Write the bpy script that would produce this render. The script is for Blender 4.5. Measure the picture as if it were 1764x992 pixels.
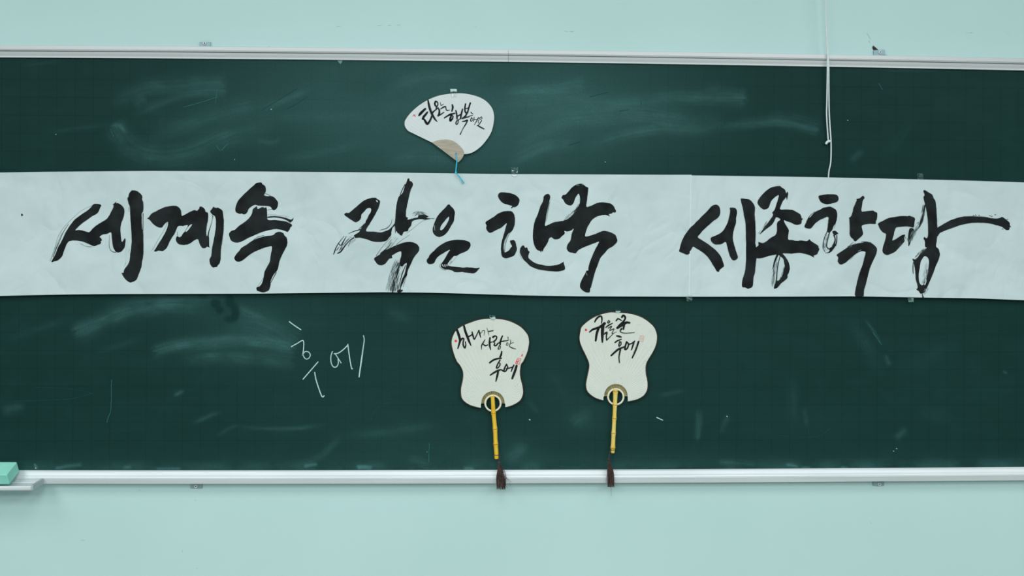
import bpy, bmesh, math, random
import numpy as np
from mathutils import Vector, Matrix
from mathutils.geometry import tessellate_polygon

for o in list(bpy.data.objects):
    bpy.data.objects.remove(o, do_unlink=True)
C = bpy.context.scene.collection
random.seed(7)
RNG = np.random.default_rng(11)

# ---------------------------------------------------------------- camera
F = 1764.0                  # focal length in pixels (36 mm lens on a 36 mm sensor)
PX, PY = 882.0, 330.0       # principal point
CAMZ, DIST = 1.66, 2.89
YAW, ROLL = math.radians(-1.75), 0.0063
cam_data = bpy.data.cameras.new('camera')
cam_data.sensor_width = 36.0
cam_data.lens = 36.0
cam_data.shift_y = (PY - 496.0) / 1764.0
cam_data.clip_start = 0.05
cam = bpy.data.objects.new('camera', cam_data)
C.objects.link(cam)
RM = Matrix.Rotation(YAW, 3, 'Z') @ Matrix.Rotation(math.radians(90), 3, 'X') @ Matrix.Rotation(ROLL, 3, 'Z')
cam.matrix_world = Matrix.Translation((0, -DIST, CAMZ)) @ RM.to_4x4()
bpy.context.scene.camera = cam

# ---------------------------------------------------------------- world and lamps
world = bpy.data.worlds.new('world')
bpy.context.scene.world = world
world.use_nodes = True
bg = world.node_tree.nodes['Background']
bg.inputs[0].default_value = (0.93, 1.0, 0.99, 1)
bg.inputs[1].default_value = 0.22

def ceiling_lamp(x, y, z, sx, sy, power):
    l = bpy.data.lights.new('ceiling_lamp_light', 'AREA')
    l.shape = 'RECTANGLE'; l.size = sx; l.size_y = sy; l.energy = power
    l.color = (0.95, 1.0, 0.985)
    o = bpy.data.objects.new('ceiling_lamp_light', l)
    o.location = (x, y, z)
    C.objects.link(o)
for lx in (-2.4, 0.0, 2.4):
    for ly, pw in ((-2.1, 22), (-3.9, 42), (-5.7, 64)):
        ceiling_lamp(lx, ly, 3.3, 1.3, 1.2, pw)

vs = bpy.context.scene.view_settings
vs.view_transform = 'Standard'; vs.look = 'None'; vs.gamma = 1.0
vs.use_curve_mapping = False
vs.exposure = 0.075

# ---------------------------------------------------------------- helpers
def P(px, py, d):
    """point at distance d in front of the wall (plane y=-d) for a place in the 1764x992 frame"""
    v = RM @ Vector(((px - PX) / F, -(py - PY) / F, -1.0))
    if callable(d): d = d(py)
    t = (DIST - d) / v.y
    return Vector((v.x * t, -d, CAMZ + v.z * t))
MPP = (P(883, 400, 0.02) - P(882, 400, 0.02)).length     # metres per pixel, about 1.63 mm

def lin(r, g, b):
    f = lambda c: (c / 255 / 12.92) if c / 255 <= 0.04045 else ((c / 255 + 0.055) / 1.055) ** 2.4
    return (f(r), f(g), f(b), 1.0)

def new_mat(name, col, rough=0.6, metal=0.0, spec=0.4):
    m = bpy.data.materials.new(name); m.use_nodes = True
    b = m.node_tree.nodes['Principled BSDF']
    b.inputs['Base Color'].default_value = col
    b.inputs['Roughness'].default_value = rough
    b.inputs['Metallic'].default_value = metal
    b.inputs['Specular IOR Level'].default_value = spec
    return m, m.node_tree, b

def noise_mat(name, c1, c2, scale, rough=0.6, metal=0.0, spec=0.4, bump=0.0, bscale=None, stretch=(1, 1, 1), detail=5, lo=0.3, hi=0.7, bdist=0.001):
    m, nt, b = new_mat(name, c1, rough, metal, spec)
    N, L = nt.nodes, nt.links
    tc = N.new('ShaderNodeTexCoord'); mp = N.new('ShaderNodeMapping')
    mp.inputs['Scale'].default_value = stretch
    L.new(tc.outputs['Object'], mp.inputs['Vector'])
    n = N.new('ShaderNodeTexNoise'); n.inputs['Scale'].default_value = scale; n.inputs['Detail'].default_value = detail
    L.new(mp.outputs[0], n.inputs['Vector'])
    r = N.new('ShaderNodeValToRGB')
    r.color_ramp.elements[0].position = lo; r.color_ramp.elements[0].color = c1
    r.color_ramp.elements[1].position = hi; r.color_ramp.elements[1].color = c2
    L.new(n.outputs[0], r.inputs[0]); L.new(r.outputs[0], b.inputs['Base Color'])
    if bump:
        n2 = N.new('ShaderNodeTexNoise'); n2.inputs['Scale'].default_value = bscale or scale; n2.inputs['Detail'].default_value = 6
        L.new(mp.outputs[0], n2.inputs['Vector'])
        bp = N.new('ShaderNodeBump'); bp.inputs['Strength'].default_value = bump; bp.inputs['Distance'].default_value = bdist
        L.new(n2.outputs[0], bp.inputs['Height']); L.new(bp.outputs[0], b.inputs['Normal'])
    return m

def mesh_obj(name, verts, faces, mat, parent=None, smooth=False):
    me = bpy.data.meshes.new(name)
    me.from_pydata([tuple(v) for v in verts], [], faces)
    me.update()
    if mat: me.materials.append(mat)
    if smooth:
        me.polygons.foreach_set('use_smooth', [True] * len(me.polygons))
    o = bpy.data.objects.new(name, me); C.objects.link(o)
    if parent: o.parent = parent
    return o

def thing(name, label, cat, group=None):
    o = bpy.data.objects.new(name, None); C.objects.link(o)
    o.empty_display_size = 0.05
    o['label'] = label; o['category'] = cat
    if group: o['group'] = group
    return o

class MB:
    def __init__(s): s.v = []; s.f = []
    def add(s, verts, faces):
        b = len(s.v); s.v += [tuple(v) for v in verts]; s.f += [tuple(i + b for i in f) for f in faces]
    def build(s, name, mat, parent=None, smooth=False): return mesh_obj(name, s.v, s.f, mat, parent, smooth)

def pts(s):
    return [tuple(float(c) for c in q.split(',')) for q in s.split()]

def catmull(p, n=6, closed=False):
    p = [np.array(q, float) for q in p]
    out = []
    m = len(p)
    rng = range(m) if closed else range(m - 1)
    for i in rng:
        if closed:
            a, b, c, d = p[(i - 1) % m], p[i], p[(i + 1) % m], p[(i + 2) % m]
        else:
            a = p[i - 1] if i > 0 else 2 * p[0] - p[1]
            b, c = p[i], p[i + 1]
            d = p[i + 2] if i + 2 < m else 2 * p[m - 1] - p[m - 2]
        for k in range(n):
            t = k / n
            out.append(0.5 * ((2 * b) + (-a + c) * t + (2 * a - 5 * b + 4 * c - d) * t * t + (-a + 3 * b - 3 * c + d) * t ** 3))
    if not closed: out.append(p[-1])
    return out

def add_poly(mb, outer, d, holes=()):
    """flat filled shape given in frame pixels, lying on the plane at distance d"""
    loops = [[P(x, y, d) for x, y in outer]] + [[P(x, y, d) for x, y in h] for h in holes]
    tris = tessellate_polygon([[Vector((v.x, v.z, 0)) for v in l] for l in loops])
    allv = [v for l in loops for v in l]
    mb.add(allv, [tuple(t) for t in tris])

def add_ribbon(mb, path, d, cap=True, smooth=6):
    """flat brush or chalk line: path of (x, y, width) in frame pixels"""
    q = catmull(path, smooth) if len(path) > 2 else [np.array(p, float) for p in path]
    left, right = [], []
    for i, p in enumerate(q):
        a = q[max(i - 1, 0)]; b = q[min(i + 1, len(q) - 1)]
        t = b[:2] - a[:2]; L = math.hypot(*t) or 1
        n = np.array((-t[1], t[0])) / L
        w = max(p[2], 0.15) / 2
        left.append(p[:2] + n * w); right.append(p[:2] - n * w)
    V = []; Fc = []
    for l, r in zip(left, right): V += [P(l[0], l[1], d), P(r[0], r[1], d)]
    for i in range(len(q) - 1): Fc.append((2 * i, 2 * i + 1, 2 * i + 3, 2 * i + 2))
    mb.add(V, Fc)
    if cap:
        d2 = (lambda y: d(y) + 0.00003) if callable(d) else d + 0.00003
        for p in (q[0], q[-1]):
            w = max(p[2], 0.15) / 2
            add_poly(mb, [(p[0] + w * math.cos(a), p[1] + w * math.sin(a)) for a in np.linspace(0, 2 * math.pi, 11)[:-1]], d2)

def add_tube(mb, path, radii, sides=8, caps=True):
    path = [Vector(p) for p in path]
    if not hasattr(radii, '__len__'): radii = [radii] * len(path)
    rings = []
    up = Vector((0, -1, 0))
    for i, p in enumerate(path):
        t = (path[min(i + 1, len(path) - 1)] - path[max(i - 1, 0)])
        t = t.normalized() if t.length > 1e-9 else Vector((0, 0, -1))
        u = t.cross(up)
        if u.length < 1e-4: u = t.cross(Vector((1, 0, 0)))
        u.normalize(); w = t.cross(u)
        rings.append([p + (u * math.cos(a) + w * math.sin(a)) * radii[i] for a in [2 * math.pi * k / sides for k in range(sides)]])
    V = [v for r in rings for v in r]; Fc = []
    for i in range(len(rings) - 1):
        for k in range(sides):
            Fc.append((i * sides + k, i * sides + (k + 1) % sides, (i + 1) * sides + (k + 1) % sides, (i + 1) * sides + k))
    if caps:
        Fc.append(tuple(range(sides))); Fc.append(tuple((len(rings) - 1) * sides + k for k in range(sides)))
    mb.add(V, Fc)

def add_box(mb, lo, hi):
    x0, y0, z0 = lo; x1, y1, z1 = hi
    v = [(x0, y0, z0), (x1, y0, z0), (x1, y1, z0), (x0, y1, z0), (x0, y0, z1), (x1, y0, z1), (x1, y1, z1), (x0, y1, z1)]
    mb.add(v, [(0, 3, 2, 1), (4, 5, 6, 7), (0, 1, 5, 4), (1, 2, 6, 5), (2, 3, 7, 6), (3, 0, 4, 7)])

# ---------------------------------------------------------------- materials
M_wall = noise_mat('mint_wall_paint', lin(190, 223, 222), lin(195, 227, 227), 2.2, rough=0.55, spec=0.3, bump=0.12, bscale=260, bdist=0.0006)
M_floor = noise_mat('floor_vinyl', lin(142, 146, 141), lin(154, 158, 152), 6, rough=0.5)
M_alu = noise_mat('brushed_aluminium', lin(207, 213, 216), lin(217, 222, 225), 3, rough=0.4, metal=0.25, spec=0.4, stretch=(0.3, 8, 8))
M_alu_b = noise_mat('chalky_aluminium', lin(212, 221, 225), lin(226, 234, 238), 5, rough=0.42, metal=0.15, spec=0.4, stretch=(0.6, 8, 8))
M_plate = noise_mat('zinc_plate', lin(140, 168, 178), lin(156, 182, 190), 60, rough=0.45, metal=0.4)
M_screw = noise_mat('screw_steel', lin(205, 220, 218), lin(218, 230, 228), 40, rough=0.4, metal=0.3)
M_dark = noise_mat('screw_recess', lin(45, 60, 62), lin(60, 75, 78), 40, rough=0.7)
M_plaster = noise_mat('chipped_plaster', lin(40, 32, 28), lin(95, 88, 78), 90, rough=0.9)
def paper_mat():
    m, nt, b = new_mat('rice_paper', lin(200, 217, 220), rough=0.85, spec=0.12)
    N, L = nt.nodes, nt.links
    tc = N.new('ShaderNodeTexCoord')
    def noise(scale, detail, stretch=(1, 1, 1), dist=0.0):
        mp = N.new('ShaderNodeMapping'); mp.inputs['Scale'].default_value = stretch
        L.new(tc.outputs['Object'], mp.inputs['Vector'])
        n = N.new('ShaderNodeTexNoise'); n.inputs['Scale'].default_value = scale; n.inputs['Detail'].default_value = detail; n.inputs['Distortion'].default_value = dist
        L.new(mp.outputs[0], n.inputs['Vector']); return n.outputs[0]
    r = N.new('ShaderNodeValToRGB')
    r.color_ramp.elements[0].position = 0.3; r.color_ramp.elements[0].color = lin(194, 212, 215)
    r.color_ramp.elements[1].position = 0.7; r.color_ramp.elements[1].color = lin(207, 224, 227)
    L.new(noise(7, 6, (1, 1, 1.6), 0.6), r.inputs[0]); L.new(r.outputs[0], b.inputs['Base Color'])
    # soft buckles plus sharper creases
    def mth(op, a, c):
        n = N.new('ShaderNodeMath'); n.operation = op
        for i_, q in enumerate((a, c)):
            if isinstance(q, (int, float)): n.inputs[i_].default_value = q
            else: L.new(q, n.inputs[i_])
        return n.outputs[0]
    ridge = mth('ABSOLUTE', mth('SUBTRACT', noise(6, 2, (1, 1, 0.7), 1.2), 0.5), 0)
    ridge = mth('MINIMUM', mth('MULTIPLY', ridge, 9.0), 1.0)
    h = mth('ADD', mth('MULTIPLY', noise(4.5, 3, (1, 1, 0.6), 0.4), 1.0), mth('MULTIPLY', ridge, 0.05))
    weave = mth('MULTIPLY', noise(420, 2, (1, 1, 0.3)), 0.004)
    bp = N.new('ShaderNodeBump'); bp.inputs['Strength'].default_value = 1.0; bp.inputs['Distance'].default_value = 0.028
    L.new(mth('ADD', h, weave), bp.inputs['Height']); L.new(bp.outputs[0], b.inputs['Normal'])
    return m
M_paper = paper_mat()
M_seam = noise_mat('rice_paper_joint', lin(210, 226, 231), lin(214, 229, 234), 20, rough=0.85, spec=0.15)
M_ink = noise_mat('black_ink', lin(27, 30, 32), lin(43, 48, 50), 22, rough=0.8, spec=0.08, lo=0.4, hi=0.75)
M_inkgrey = noise_mat('dry_brush_ink', lin(40, 50, 52), lin(84, 98, 100), 120, rough=0.8, spec=0.2)
M_inkpale = noise_mat('faint_ink', lin(120, 140, 142), lin(158, 178, 180), 90, rough=0.85, spec=0.15)
M_fan = noise_mat('mulberry_paper', lin(213, 220, 212), lin(218, 224, 217), 30, rough=0.85, spec=0.15)
M_fanw = noise_mat('white_fan_paper', lin(214, 224, 225), lin(220, 229, 230), 30, rough=0.8, spec=0.2)
M_fibre = noise_mat('paper_fibre', lin(178, 182, 168), lin(200, 205, 195), 80, rough=0.9)
M_binding = noise_mat('dark_edge_binding', lin(44, 38, 31), lin(62, 54, 44), 60, rough=0.8)
M_splint = noise_mat('bamboo_splints', lin(178, 168, 110), lin(200, 192, 140), 70, rough=0.6)
M_ring = noise_mat('cream_wood_ring', lin(232, 228, 206), lin(240, 236, 218), 40, rough=0.5)
M_bamboo = noise_mat('yellow_bamboo', lin(230, 182, 34), lin(244, 208, 78), 60, rough=0.4, stretch=(1, 1, 0.4))
M_bamboo2 = noise_mat('pale_yellow_bamboo', lin(228, 194, 66), lin(242, 220, 140), 60, rough=0.4, stretch=(1, 1, 0.4))
M_node = noise_mat('bamboo_joint', lin(172, 108, 24), lin(200, 142, 44), 90, rough=0.5)
M_tassel = noise_mat('brown_silk', lin(52, 40, 38), lin(86, 66, 62), 150, rough=0.7)
M_wood = noise_mat('pale_wood', lin(158, 151, 136), lin(186, 178, 162), 34, rough=0.55, stretch=(0.8, 1, 6), detail=8)
M_blue = noise_mat('blue_string', lin(52, 190, 224), lin(76, 208, 236), 80, rough=0.6)
M_cord = noise_mat('white_cord', lin(212, 228, 230), lin(226, 238, 240), 90, rough=0.7)
M_red = noise_mat('red_seal_ink', lin(226, 50, 48), lin(236, 78, 70), 200, rough=0.8)
M_pink = noise_mat('pale_red_seal_ink', lin(216, 140, 124), lin(226, 165, 150), 200, rough=0.8)
M_chalk = noise_mat('white_chalk', lin(170, 205, 202), lin(206, 232, 229), 300, rough=0.95, spec=0.05)
M_chalkff = noise_mat('very_faint_chalk', lin(26, 70, 67), lin(38, 86, 84), 160, rough=0.95, spec=0.05)
M_chalkf = noise_mat('faint_chalk', lin(42, 92, 90), lin(62, 118, 116), 200, rough=0.95, spec=0.05)

def sponge_mat():
    m = noise_mat('green_sponge', lin(150, 230, 212), lin(162, 236, 222), 30, rough=0.95, spec=0.1, bump=0.5, bscale=420, bdist=0.001)
    return m
M_sponge = sponge_mat()

def tape_mat():
    m, nt, b = new_mat('clear_tape', lin(150, 180, 178), rough=0.3, spec=0.25)
    N, L = nt.nodes, nt.links
    tc = N.new('ShaderNodeTexCoord'); n = N.new('ShaderNodeTexNoise'); n.inputs['Scale'].default_value = 220
    L.new(tc.outputs['Object'], n.inputs['Vector'])
    mr = N.new('ShaderNodeMapRange'); mr.inputs[1].default_value = 0.4; mr.inputs[2].default_value = 0.65
    mr.inputs[3].default_value = 0.04; mr.inputs[4].default_value = 0.30
    L.new(n.outputs[0], mr.inputs[0]); L.new(mr.outputs[0], b.inputs['Alpha'])
    bp = N.new('ShaderNodeBump'); bp.inputs['Strength'].default_value = 0.6; bp.inputs['Distance'].default_value = 0.002
    L.new(n.outputs[0], bp.inputs['Height']); L.new(bp.outputs[0], b.inputs['Normal'])
    return m
M_tape = tape_mat()
M_tape2 = noise_mat('painted_tape_shine', lin(166, 200, 202), lin(196, 220, 222), 150, rough=0.3, spec=0.5)  # pale colour standing in for highlights on the clear tape

BOARD_D = 0.020
_g0 = P(221, 634.7, BOARD_D)
def board_mat():
    m, nt, b = new_mat('green_chalkboard', lin(24, 60, 54), rough=0.55, spec=0.09)
    N, L = nt.nodes, nt.links
    tc = N.new('ShaderNodeTexCoord')
    sep = N.new('ShaderNodeSeparateXYZ'); L.new(tc.outputs['Object'], sep.inputs[0])
    def math_(op, a, bb=None):
        n = N.new('ShaderNodeMath'); n.operation = op
        for i, q in enumerate((a, bb)):
            if q is None: continue
            if isinstance(q, (int, float)): n.inputs[i].default_value = q
            else: L.new(q, n.inputs[i])
        return n.outputs[0]
    def line(o, off):
        s = math_('DIVIDE', math_('SUBTRACT', o, off), 0.05)
        fr = math_('ABSOLUTE', math_('SUBTRACT', math_('FRACT', s), 0.5))
        return math_('GREATER_THAN', fr, 0.4845)
    lines = math_('MAXIMUM', line(sep.outputs[0], _g0.x), line(sep.outputs[2], _g0.z))
    at = N.new('ShaderNodeAttribute'); at.attribute_name = 'dust_and_sheen'
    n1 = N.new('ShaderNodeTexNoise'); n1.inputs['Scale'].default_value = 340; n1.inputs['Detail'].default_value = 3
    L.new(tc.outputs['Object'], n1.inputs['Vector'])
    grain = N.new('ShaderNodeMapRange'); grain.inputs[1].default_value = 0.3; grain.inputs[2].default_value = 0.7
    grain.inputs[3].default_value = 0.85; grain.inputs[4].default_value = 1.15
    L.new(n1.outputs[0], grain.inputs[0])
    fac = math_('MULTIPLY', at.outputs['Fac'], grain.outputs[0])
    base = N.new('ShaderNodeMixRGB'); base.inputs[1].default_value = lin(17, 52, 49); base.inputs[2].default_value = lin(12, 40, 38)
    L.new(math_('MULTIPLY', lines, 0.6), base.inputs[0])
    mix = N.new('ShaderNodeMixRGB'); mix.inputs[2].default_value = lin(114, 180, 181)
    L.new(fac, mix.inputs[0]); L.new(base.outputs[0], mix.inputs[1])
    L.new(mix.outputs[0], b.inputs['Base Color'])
    return m
M_board = board_mat()

# ---------------------------------------------------------------- the setting
w = MB()
wl, wr = -4.2, 4.4
w.add([(wl, 0, 0), (wr, 0, 0), (wr, 0, 3.3), (wl, 0, 3.3), (wl, 0.15, 0), (wr, 0.15, 0), (wr, 0.15, 3.3), (wl, 0.15, 3.3)],
      [(0, 1, 2, 3), (5, 4, 7, 6), (3, 2, 6, 7), (0, 4, 5, 1), (0, 3, 7, 4), (1, 5, 6, 2)])
wall = w.build('wall_back', M_wall)
wall['kind'] = 'structure'
fl = MB(); add_box(fl, (wl, -7, -0.1), (wr, 0, 0))
floor = fl.build('floor', M_floor); floor['kind'] = 'structure'

# small scuffs, a chip and a hairline crack in the plaster
ch = MB()
add_poly(ch, [(1503.3, 79.3), (1504.8, 78.5), (1512.8, 85.6), (1511, 88.6), (1505.5, 87.4), (1502.6, 83)], 0.0012)
ch.build('plaster_chip', M_plaster, wall)
sc = MB()
for path in ([(1493, 57, .5), (1496, 61, .5), (1499.5, 68, .6)], [(1497, 70, .5), (1498.5, 74, .5)],
             [(1664, 56.5, .5), (1667, 56.7, .5)], [(1670, 56.5, .6), (1675, 56.3, .5)], [(1735, 57.6, .5), (1738, 57.8, .4)],
             [(1524, 94.8, 1.5), (1528, 94.6, 1.2)], [(240, 842, .6), (242, 846, .5)], [(314, 947, .7), (314.5, 951, .7)],
             [(140, 930, .6), (146, 930.5, .6)], [(339, 978.5, 1.2), (340.3, 979, 1)], [(336, 861, .8), (338, 862, .7)],
             [(428, 834.7, .9), (429, 835.2, .9)], [(580, 46, .4), (586, 45, .4)], [(650, 44.4, .4), (657, 44, .4)], [(668, 43.6, .4), (674, 43.4, .4)], [(684, 43.2, .4), (690, 43, .4)], [(972, 53.4, .5), (978, 54.2, .4)], [(981, 54, .4), (988, 54.4, .4)], [(818.5, 45.3, .8), (820, 45.6, .8)],
             [(463, 80.3, .6), (464.5, 80.4, .6)], [(1500, 899, .8), (1501, 902, .6)], [(1605, 897, .6), (1606, 898.5, .5)]):
    add_ribbon(sc, path, 0.0008, cap=False, smooth=3)
sc.build('wall_scuffs', noise_mat('scuff', lin(146, 178, 174), lin(176, 210, 207), 160, rough=0.9), wall)['kind'] = 'stuff'

# ---------------------------------------------------------------- chalkboard
board = thing('chalkboard', 'long dark green chalkboard with aluminium rails fixed to mint wall', 'chalkboard')
BX0, BX1 = -380, 2180

def y_top(x):      # upper edge of the top rail
    if x < 0: return 77.4 + 0.0047 * x
    if x > 1764: return 77.4 + 0.0047 * 1764 + 4.56e-6 * 1764 ** 2 + 0.0208 * (x - 1764)
    return 77.4 + 0.0047 * x + 4.56e-6 * x * x
def y_bot(x):      # upper edge of the bottom rail
    if x < 0: return 809.9 + 0.0019 * x
    if x > 1764: return 809.9 + 0.0019 * 1764 - 2.95e-6 * 1764 ** 2 - 0.0085 * (x - 1764)
    return 809.9 + 0.0019 * x - 2.95e-6 * x * x

# --- chalk dust plus painted centre sheen, worked out on a fine grid of the board's surface
def build_panel():
    xs = np.arange(BX0, BX1 + 1, 2.0); ys = np.arange(84, 826, 2.0)
    yt_ = np.vectorize(y_top)(xs) + 9.0; yb_ = np.vectorize(y_bot)(xs) + 10.0
    tt = np.linspace(0, 1, len(ys))[:, None]
    X = np.repeat(xs[None, :], len(ys), 0); Y = yt_[None, :] * (1 - tt) + yb_[None, :] * tt
    ny, nx = X.shape
    D = np.zeros_like(X)
    def vnoise(x, y, seed):
        g = np.random.default_rng(seed).random((64, 64))
        xi = np.floor(x).astype(int); yi = np.floor(y).astype(int)
        fx = x - xi; fy = y - yi
        fx = fx * fx * (3 - 2 * fx); fy = fy * fy * (3 - 2 * fy)
        a = g[yi % 64, xi % 64]; b = g[yi % 64, (xi + 1) % 64]; c = g[(yi + 1) % 64, xi % 64]; d = g[(yi + 1) % 64, (xi + 1) % 64]
        return (a * (1 - fx) + b * fx) * (1 - fy) + (c * (1 - fx) + d * fx) * fy
    def fbm(x, y, seed, o=4):
        s = 0; a = 0.5
        for k in range(o):
            s = s + a * vnoise(x, y, seed + k); x = x * 2.03 + 5; y = y * 2.03 + 3; a *= 0.5
        return s
    def swipe(path, wdt, amp, hard0=False, hard1=False, streak=0.75, seed=0, edge=1.0):
        nonlocal D
        q = np.array(catmull(path, 8) if len(path) > 2 else path, float)
        lo = q.min(0) - wdt * 3 - 6; hi = q.max(0) + wdt * 3 + 6
        sx = np.where((xs >= lo[0]) & (xs <= hi[0]))[0]; sy = np.where((Y.max(1) >= lo[1]) & (Y.min(1) <= hi[1]))[0]
        if len(sx) == 0 or len(sy) == 0: return
        sl = np.s_[sy[0]:sy[-1] + 1, sx[0]:sx[-1] + 1]
        x, y = X[sl], Y[sl]
        best = np.full(x.shape, 1e9); lat = np.zeros(x.shape); par = np.zeros(x.shape); over = np.zeros(x.shape)
        seg = np.hypot(*(q[1:] - q[:-1]).T); cum = np.concatenate([[0], np.cumsum(seg)]); tot = cum[-1]
        for i in range(len(q) - 1):
            a, b = q[i], q[i + 1]; t = b - a; L = seg[i] or 1
            u = ((x - a[0]) * t[0] + (y - a[1]) * t[1]) / L
            uc = np.clip(u, 0, L)
            dx = x - a[0] - t[0] * uc / L; dy = y - a[1] - t[1] * uc / L
            dd = np.hypot(dx, dy); m = dd < best
            best[m] = dd[m]; lat[m] = ((t[0] * dy - t[1] * dx) / L)[m]; par[m] = (cum[i] + uc)[m]
            ov = np.where((i == 0) & (u < 0), -u, 0) + np.where((i == len(q) - 2) & (u > L), u - L, 0)
            over[m] = ov[m]
        f = np.exp(-(best / wdt) ** 2 * edge)
        pt = par / max(tot, 1)
        e0 = 1.0 if hard0 else np.clip(pt / 0.3, 0, 1)
        e1 = 1.0 if hard1 else np.clip((1 - pt) / 0.3, 0, 1)
        jag = wdt * 0.8 * (vnoise(lat / 2.2 + 13, np.zeros_like(lat), seed + 60) - 0.2)
        inner_ = np.minimum(par, tot - par) + 0.0
        f = f * e0 * e1 * np.where(over > 0.5, np.exp(-((over - 0.5) / (1.5 + np.abs(jag))) ** 2), 1)
        if hard0: f = f * np.clip((par + wdt * 0.5 - np.abs(jag)) / (wdt * 0.6), 0.25, 1)
        if hard1: f = f * np.clip((tot - par + wdt * 0.5 - np.abs(jag)) / (wdt * 0.6), 0.25, 1)
        st = fbm(lat / 1.9 + 31, par / 60.0, seed + 100, 4)
        cl = fbm(x / 26.0, y / 18.0, seed + 300, 3)
        f = f * (1 - streak + streak * 2 * st) * np.clip(0.35 + 1.4 * cl, 0.2, 1.3)
        D[sl] += amp * f
    def blob(cx, cy, rx, ry, amp):
        nonlocal D
        D += amp * np.exp(-((X - cx) / rx) ** 2 - ((Y - cy) / ry) ** 2)
    # broad film of dust; the wide upper-centre blob also paints in board sheen
    D += 0.02 * fbm(X / 160, Y / 60, 1) + 0.03 * np.clip(fbm(X / 90 + Y / 200, Y / 7, 9) - 0.42, 0, 1) + 0.05 * np.clip(fbm(X / 30, Y / 30, 15) - 0.5, 0, 1)
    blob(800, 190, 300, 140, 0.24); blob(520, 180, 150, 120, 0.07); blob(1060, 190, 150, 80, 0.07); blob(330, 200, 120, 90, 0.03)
    blob(640, 150, 50, 22, -0.05); blob(855, 140, 45, 26, -0.05); blob(500, 240, 60, 30, -0.03)
    blob(800, 640, 420, 170, 0.035); blob(430, 560, 110, 60, 0.07); blob(720, 770, 170, 45, 0.045); blob(880, 780, 60, 30, 0.05)
    blob(1010, 720, 60, 40, 0.05); blob(1400, 740, 120, 50, 0.02); blob(1100, 790, 160, 20, 0.03); blob(1640, 700, 120, 80, 0.012)
    # eraser swipes on the upper half
    swipe([(195, 188), (213, 168), (255, 152), (310, 147), (386, 144)], 13, 0.13, hard1=True, seed=1)
    swipe([(225, 204), (262, 184), (312, 166), (352, 160), (387, 160)], 7, 0.09, hard1=True, seed=2)
    swipe([(196, 216), (222, 252), (262, 268), (320, 264), (400, 232), (480, 214)], 18, 0.12, hard0=True, seed=3)
    swipe([(250, 244), (320, 214), (400, 190), (480, 178)], 16, 0.10, seed=4)
    swipe([(190, 217), (206, 216), (218, 231)], 4, 0.22, seed=5)
    swipe([(228, 181), (240, 176), (253, 166)], 7, 0.14, seed=6)
    swipe([(70, 231), (130, 222), (200, 214)], 4, 0.05, seed=7)
    swipe([(30, 114), (80, 108), (110, 105)], 2.5, 0.06, seed=8)
    swipe([(450, 190), (500, 168), (540, 152)], 5, 0.09, seed=9)
    swipe([(440, 205), (520, 200), (660, 205)], 8, 0.05, seed=10)
    swipe([(440, 242), (470, 245), (486, 235)], 4, 0.10, seed=11)
    swipe([(470, 275), (560, 262), (640, 240)], 7, 0.06, seed=12)
    swipe([(650, 170), (700, 140), (760, 130), (830, 132)], 9, 0.07, seed=13)
    swipe([(660, 280), (720, 270), (800, 276)], 12, 0.08, seed=14)
    swipe([(860, 158), (950, 152), (1006, 142)], 10, 0.15, hard1=True, seed=15)
    swipe([(860, 180), (930, 172), (1010, 168), (1060, 176)], 14, 0.10, seed=16)
    swipe([(980, 180), (1080, 176), (1180, 168), (1284, 170)], 11, 0.13, hard1=True, seed=17)
    swipe([(880, 225), (980, 205), (1100, 198), (1200, 212), (1252, 206)], 17, 0.12, seed=18)
    swipe([(1000, 258), (1060, 236), (1140, 222), (1210, 226), (1250, 204)], 9, 0.12, seed=19)
    swipe([(880, 262), (940, 226), (1000, 206)], 10, 0.09, seed=20)
    swipe([(870, 285), (940, 252), (1000, 244)], 11, 0.14, seed=21)
    swipe([(890, 210), (960, 190), (1050, 188)], 8, 0.06, seed=22)
    swipe([(1205, 150), (1250, 156), (1284, 160)], 8, 0.05, hard1=True, seed=23)
    swipe([(1225, 220), (1290, 213), (1345, 211), (1409, 224)], 7, 0.15, hard1=True, seed=24)
    swipe([(1320, 200), (1365, 204), (1411, 217)], 12, 0.06, hard1=True, seed=25)
    swipe([(1462, 280), (1476, 268), (1490, 258)], 5, 0.10, seed=26)
    swipe([(1520, 280), (1550, 240), (1580, 195)], 10, 0.025, seed=27)
    swipe([(1490, 117), (1560, 121), (1640, 120)], 2.5, 0.08, seed=28)
    # swipes on the lower half
    swipe([(128, 574), (160, 560), (220, 536), (300, 527), (365, 534)], 13, 0.20, hard0=True, seed=31)
    swipe([(180, 524), (290, 512), (405, 512)], 10, 0.13, seed=32)
    swipe([(265, 606), (292, 598), (345, 590), (400, 587), (455, 590), (506, 600)], 10, 0.22, hard0=True, hard1=True, seed=33)
    swipe([(300, 620), (390, 614), (505, 626)], 11, 0.12, hard1=True, seed=34)
    swipe([(390, 548), (450, 562), (508, 590)], 22, 0.12, hard1=True, seed=35)
    swipe([(400, 522), (430, 540), (462, 550)], 6, 0.10, seed=36)
    swipe([(160, 606), (205, 596), (250, 580)], 6, 0.05, seed=37)
    swipe([(0, 590), (60, 570), (130, 545)], 7, 0.05, seed=38)
    swipe([(0, 712), (20, 704), (46, 700)], 9, 0.10, seed=39)
    swipe([(298, 682), (318, 671)], 3.5, 0.16, seed=40)
    swipe([(330, 730), (370, 712), (384, 710)], 4, 0.10, seed=41)
    swipe([(372, 752), (398, 736), (416, 731)], 3, 0.09, seed=42)
    swipe([(400, 735), (470, 738), (520, 737), (565, 730)], 4, 0.12, seed=43)
    swipe([(500, 803), (545, 790), (575, 765), (590, 745)], 5, 0.11, seed=44)
    swipe([(590, 752), (660, 745), (760, 730)], 8, 0.07, seed=45)
    swipe([(700, 790), (716, 792), (740, 800)], 6, 0.12, seed=46)
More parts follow.
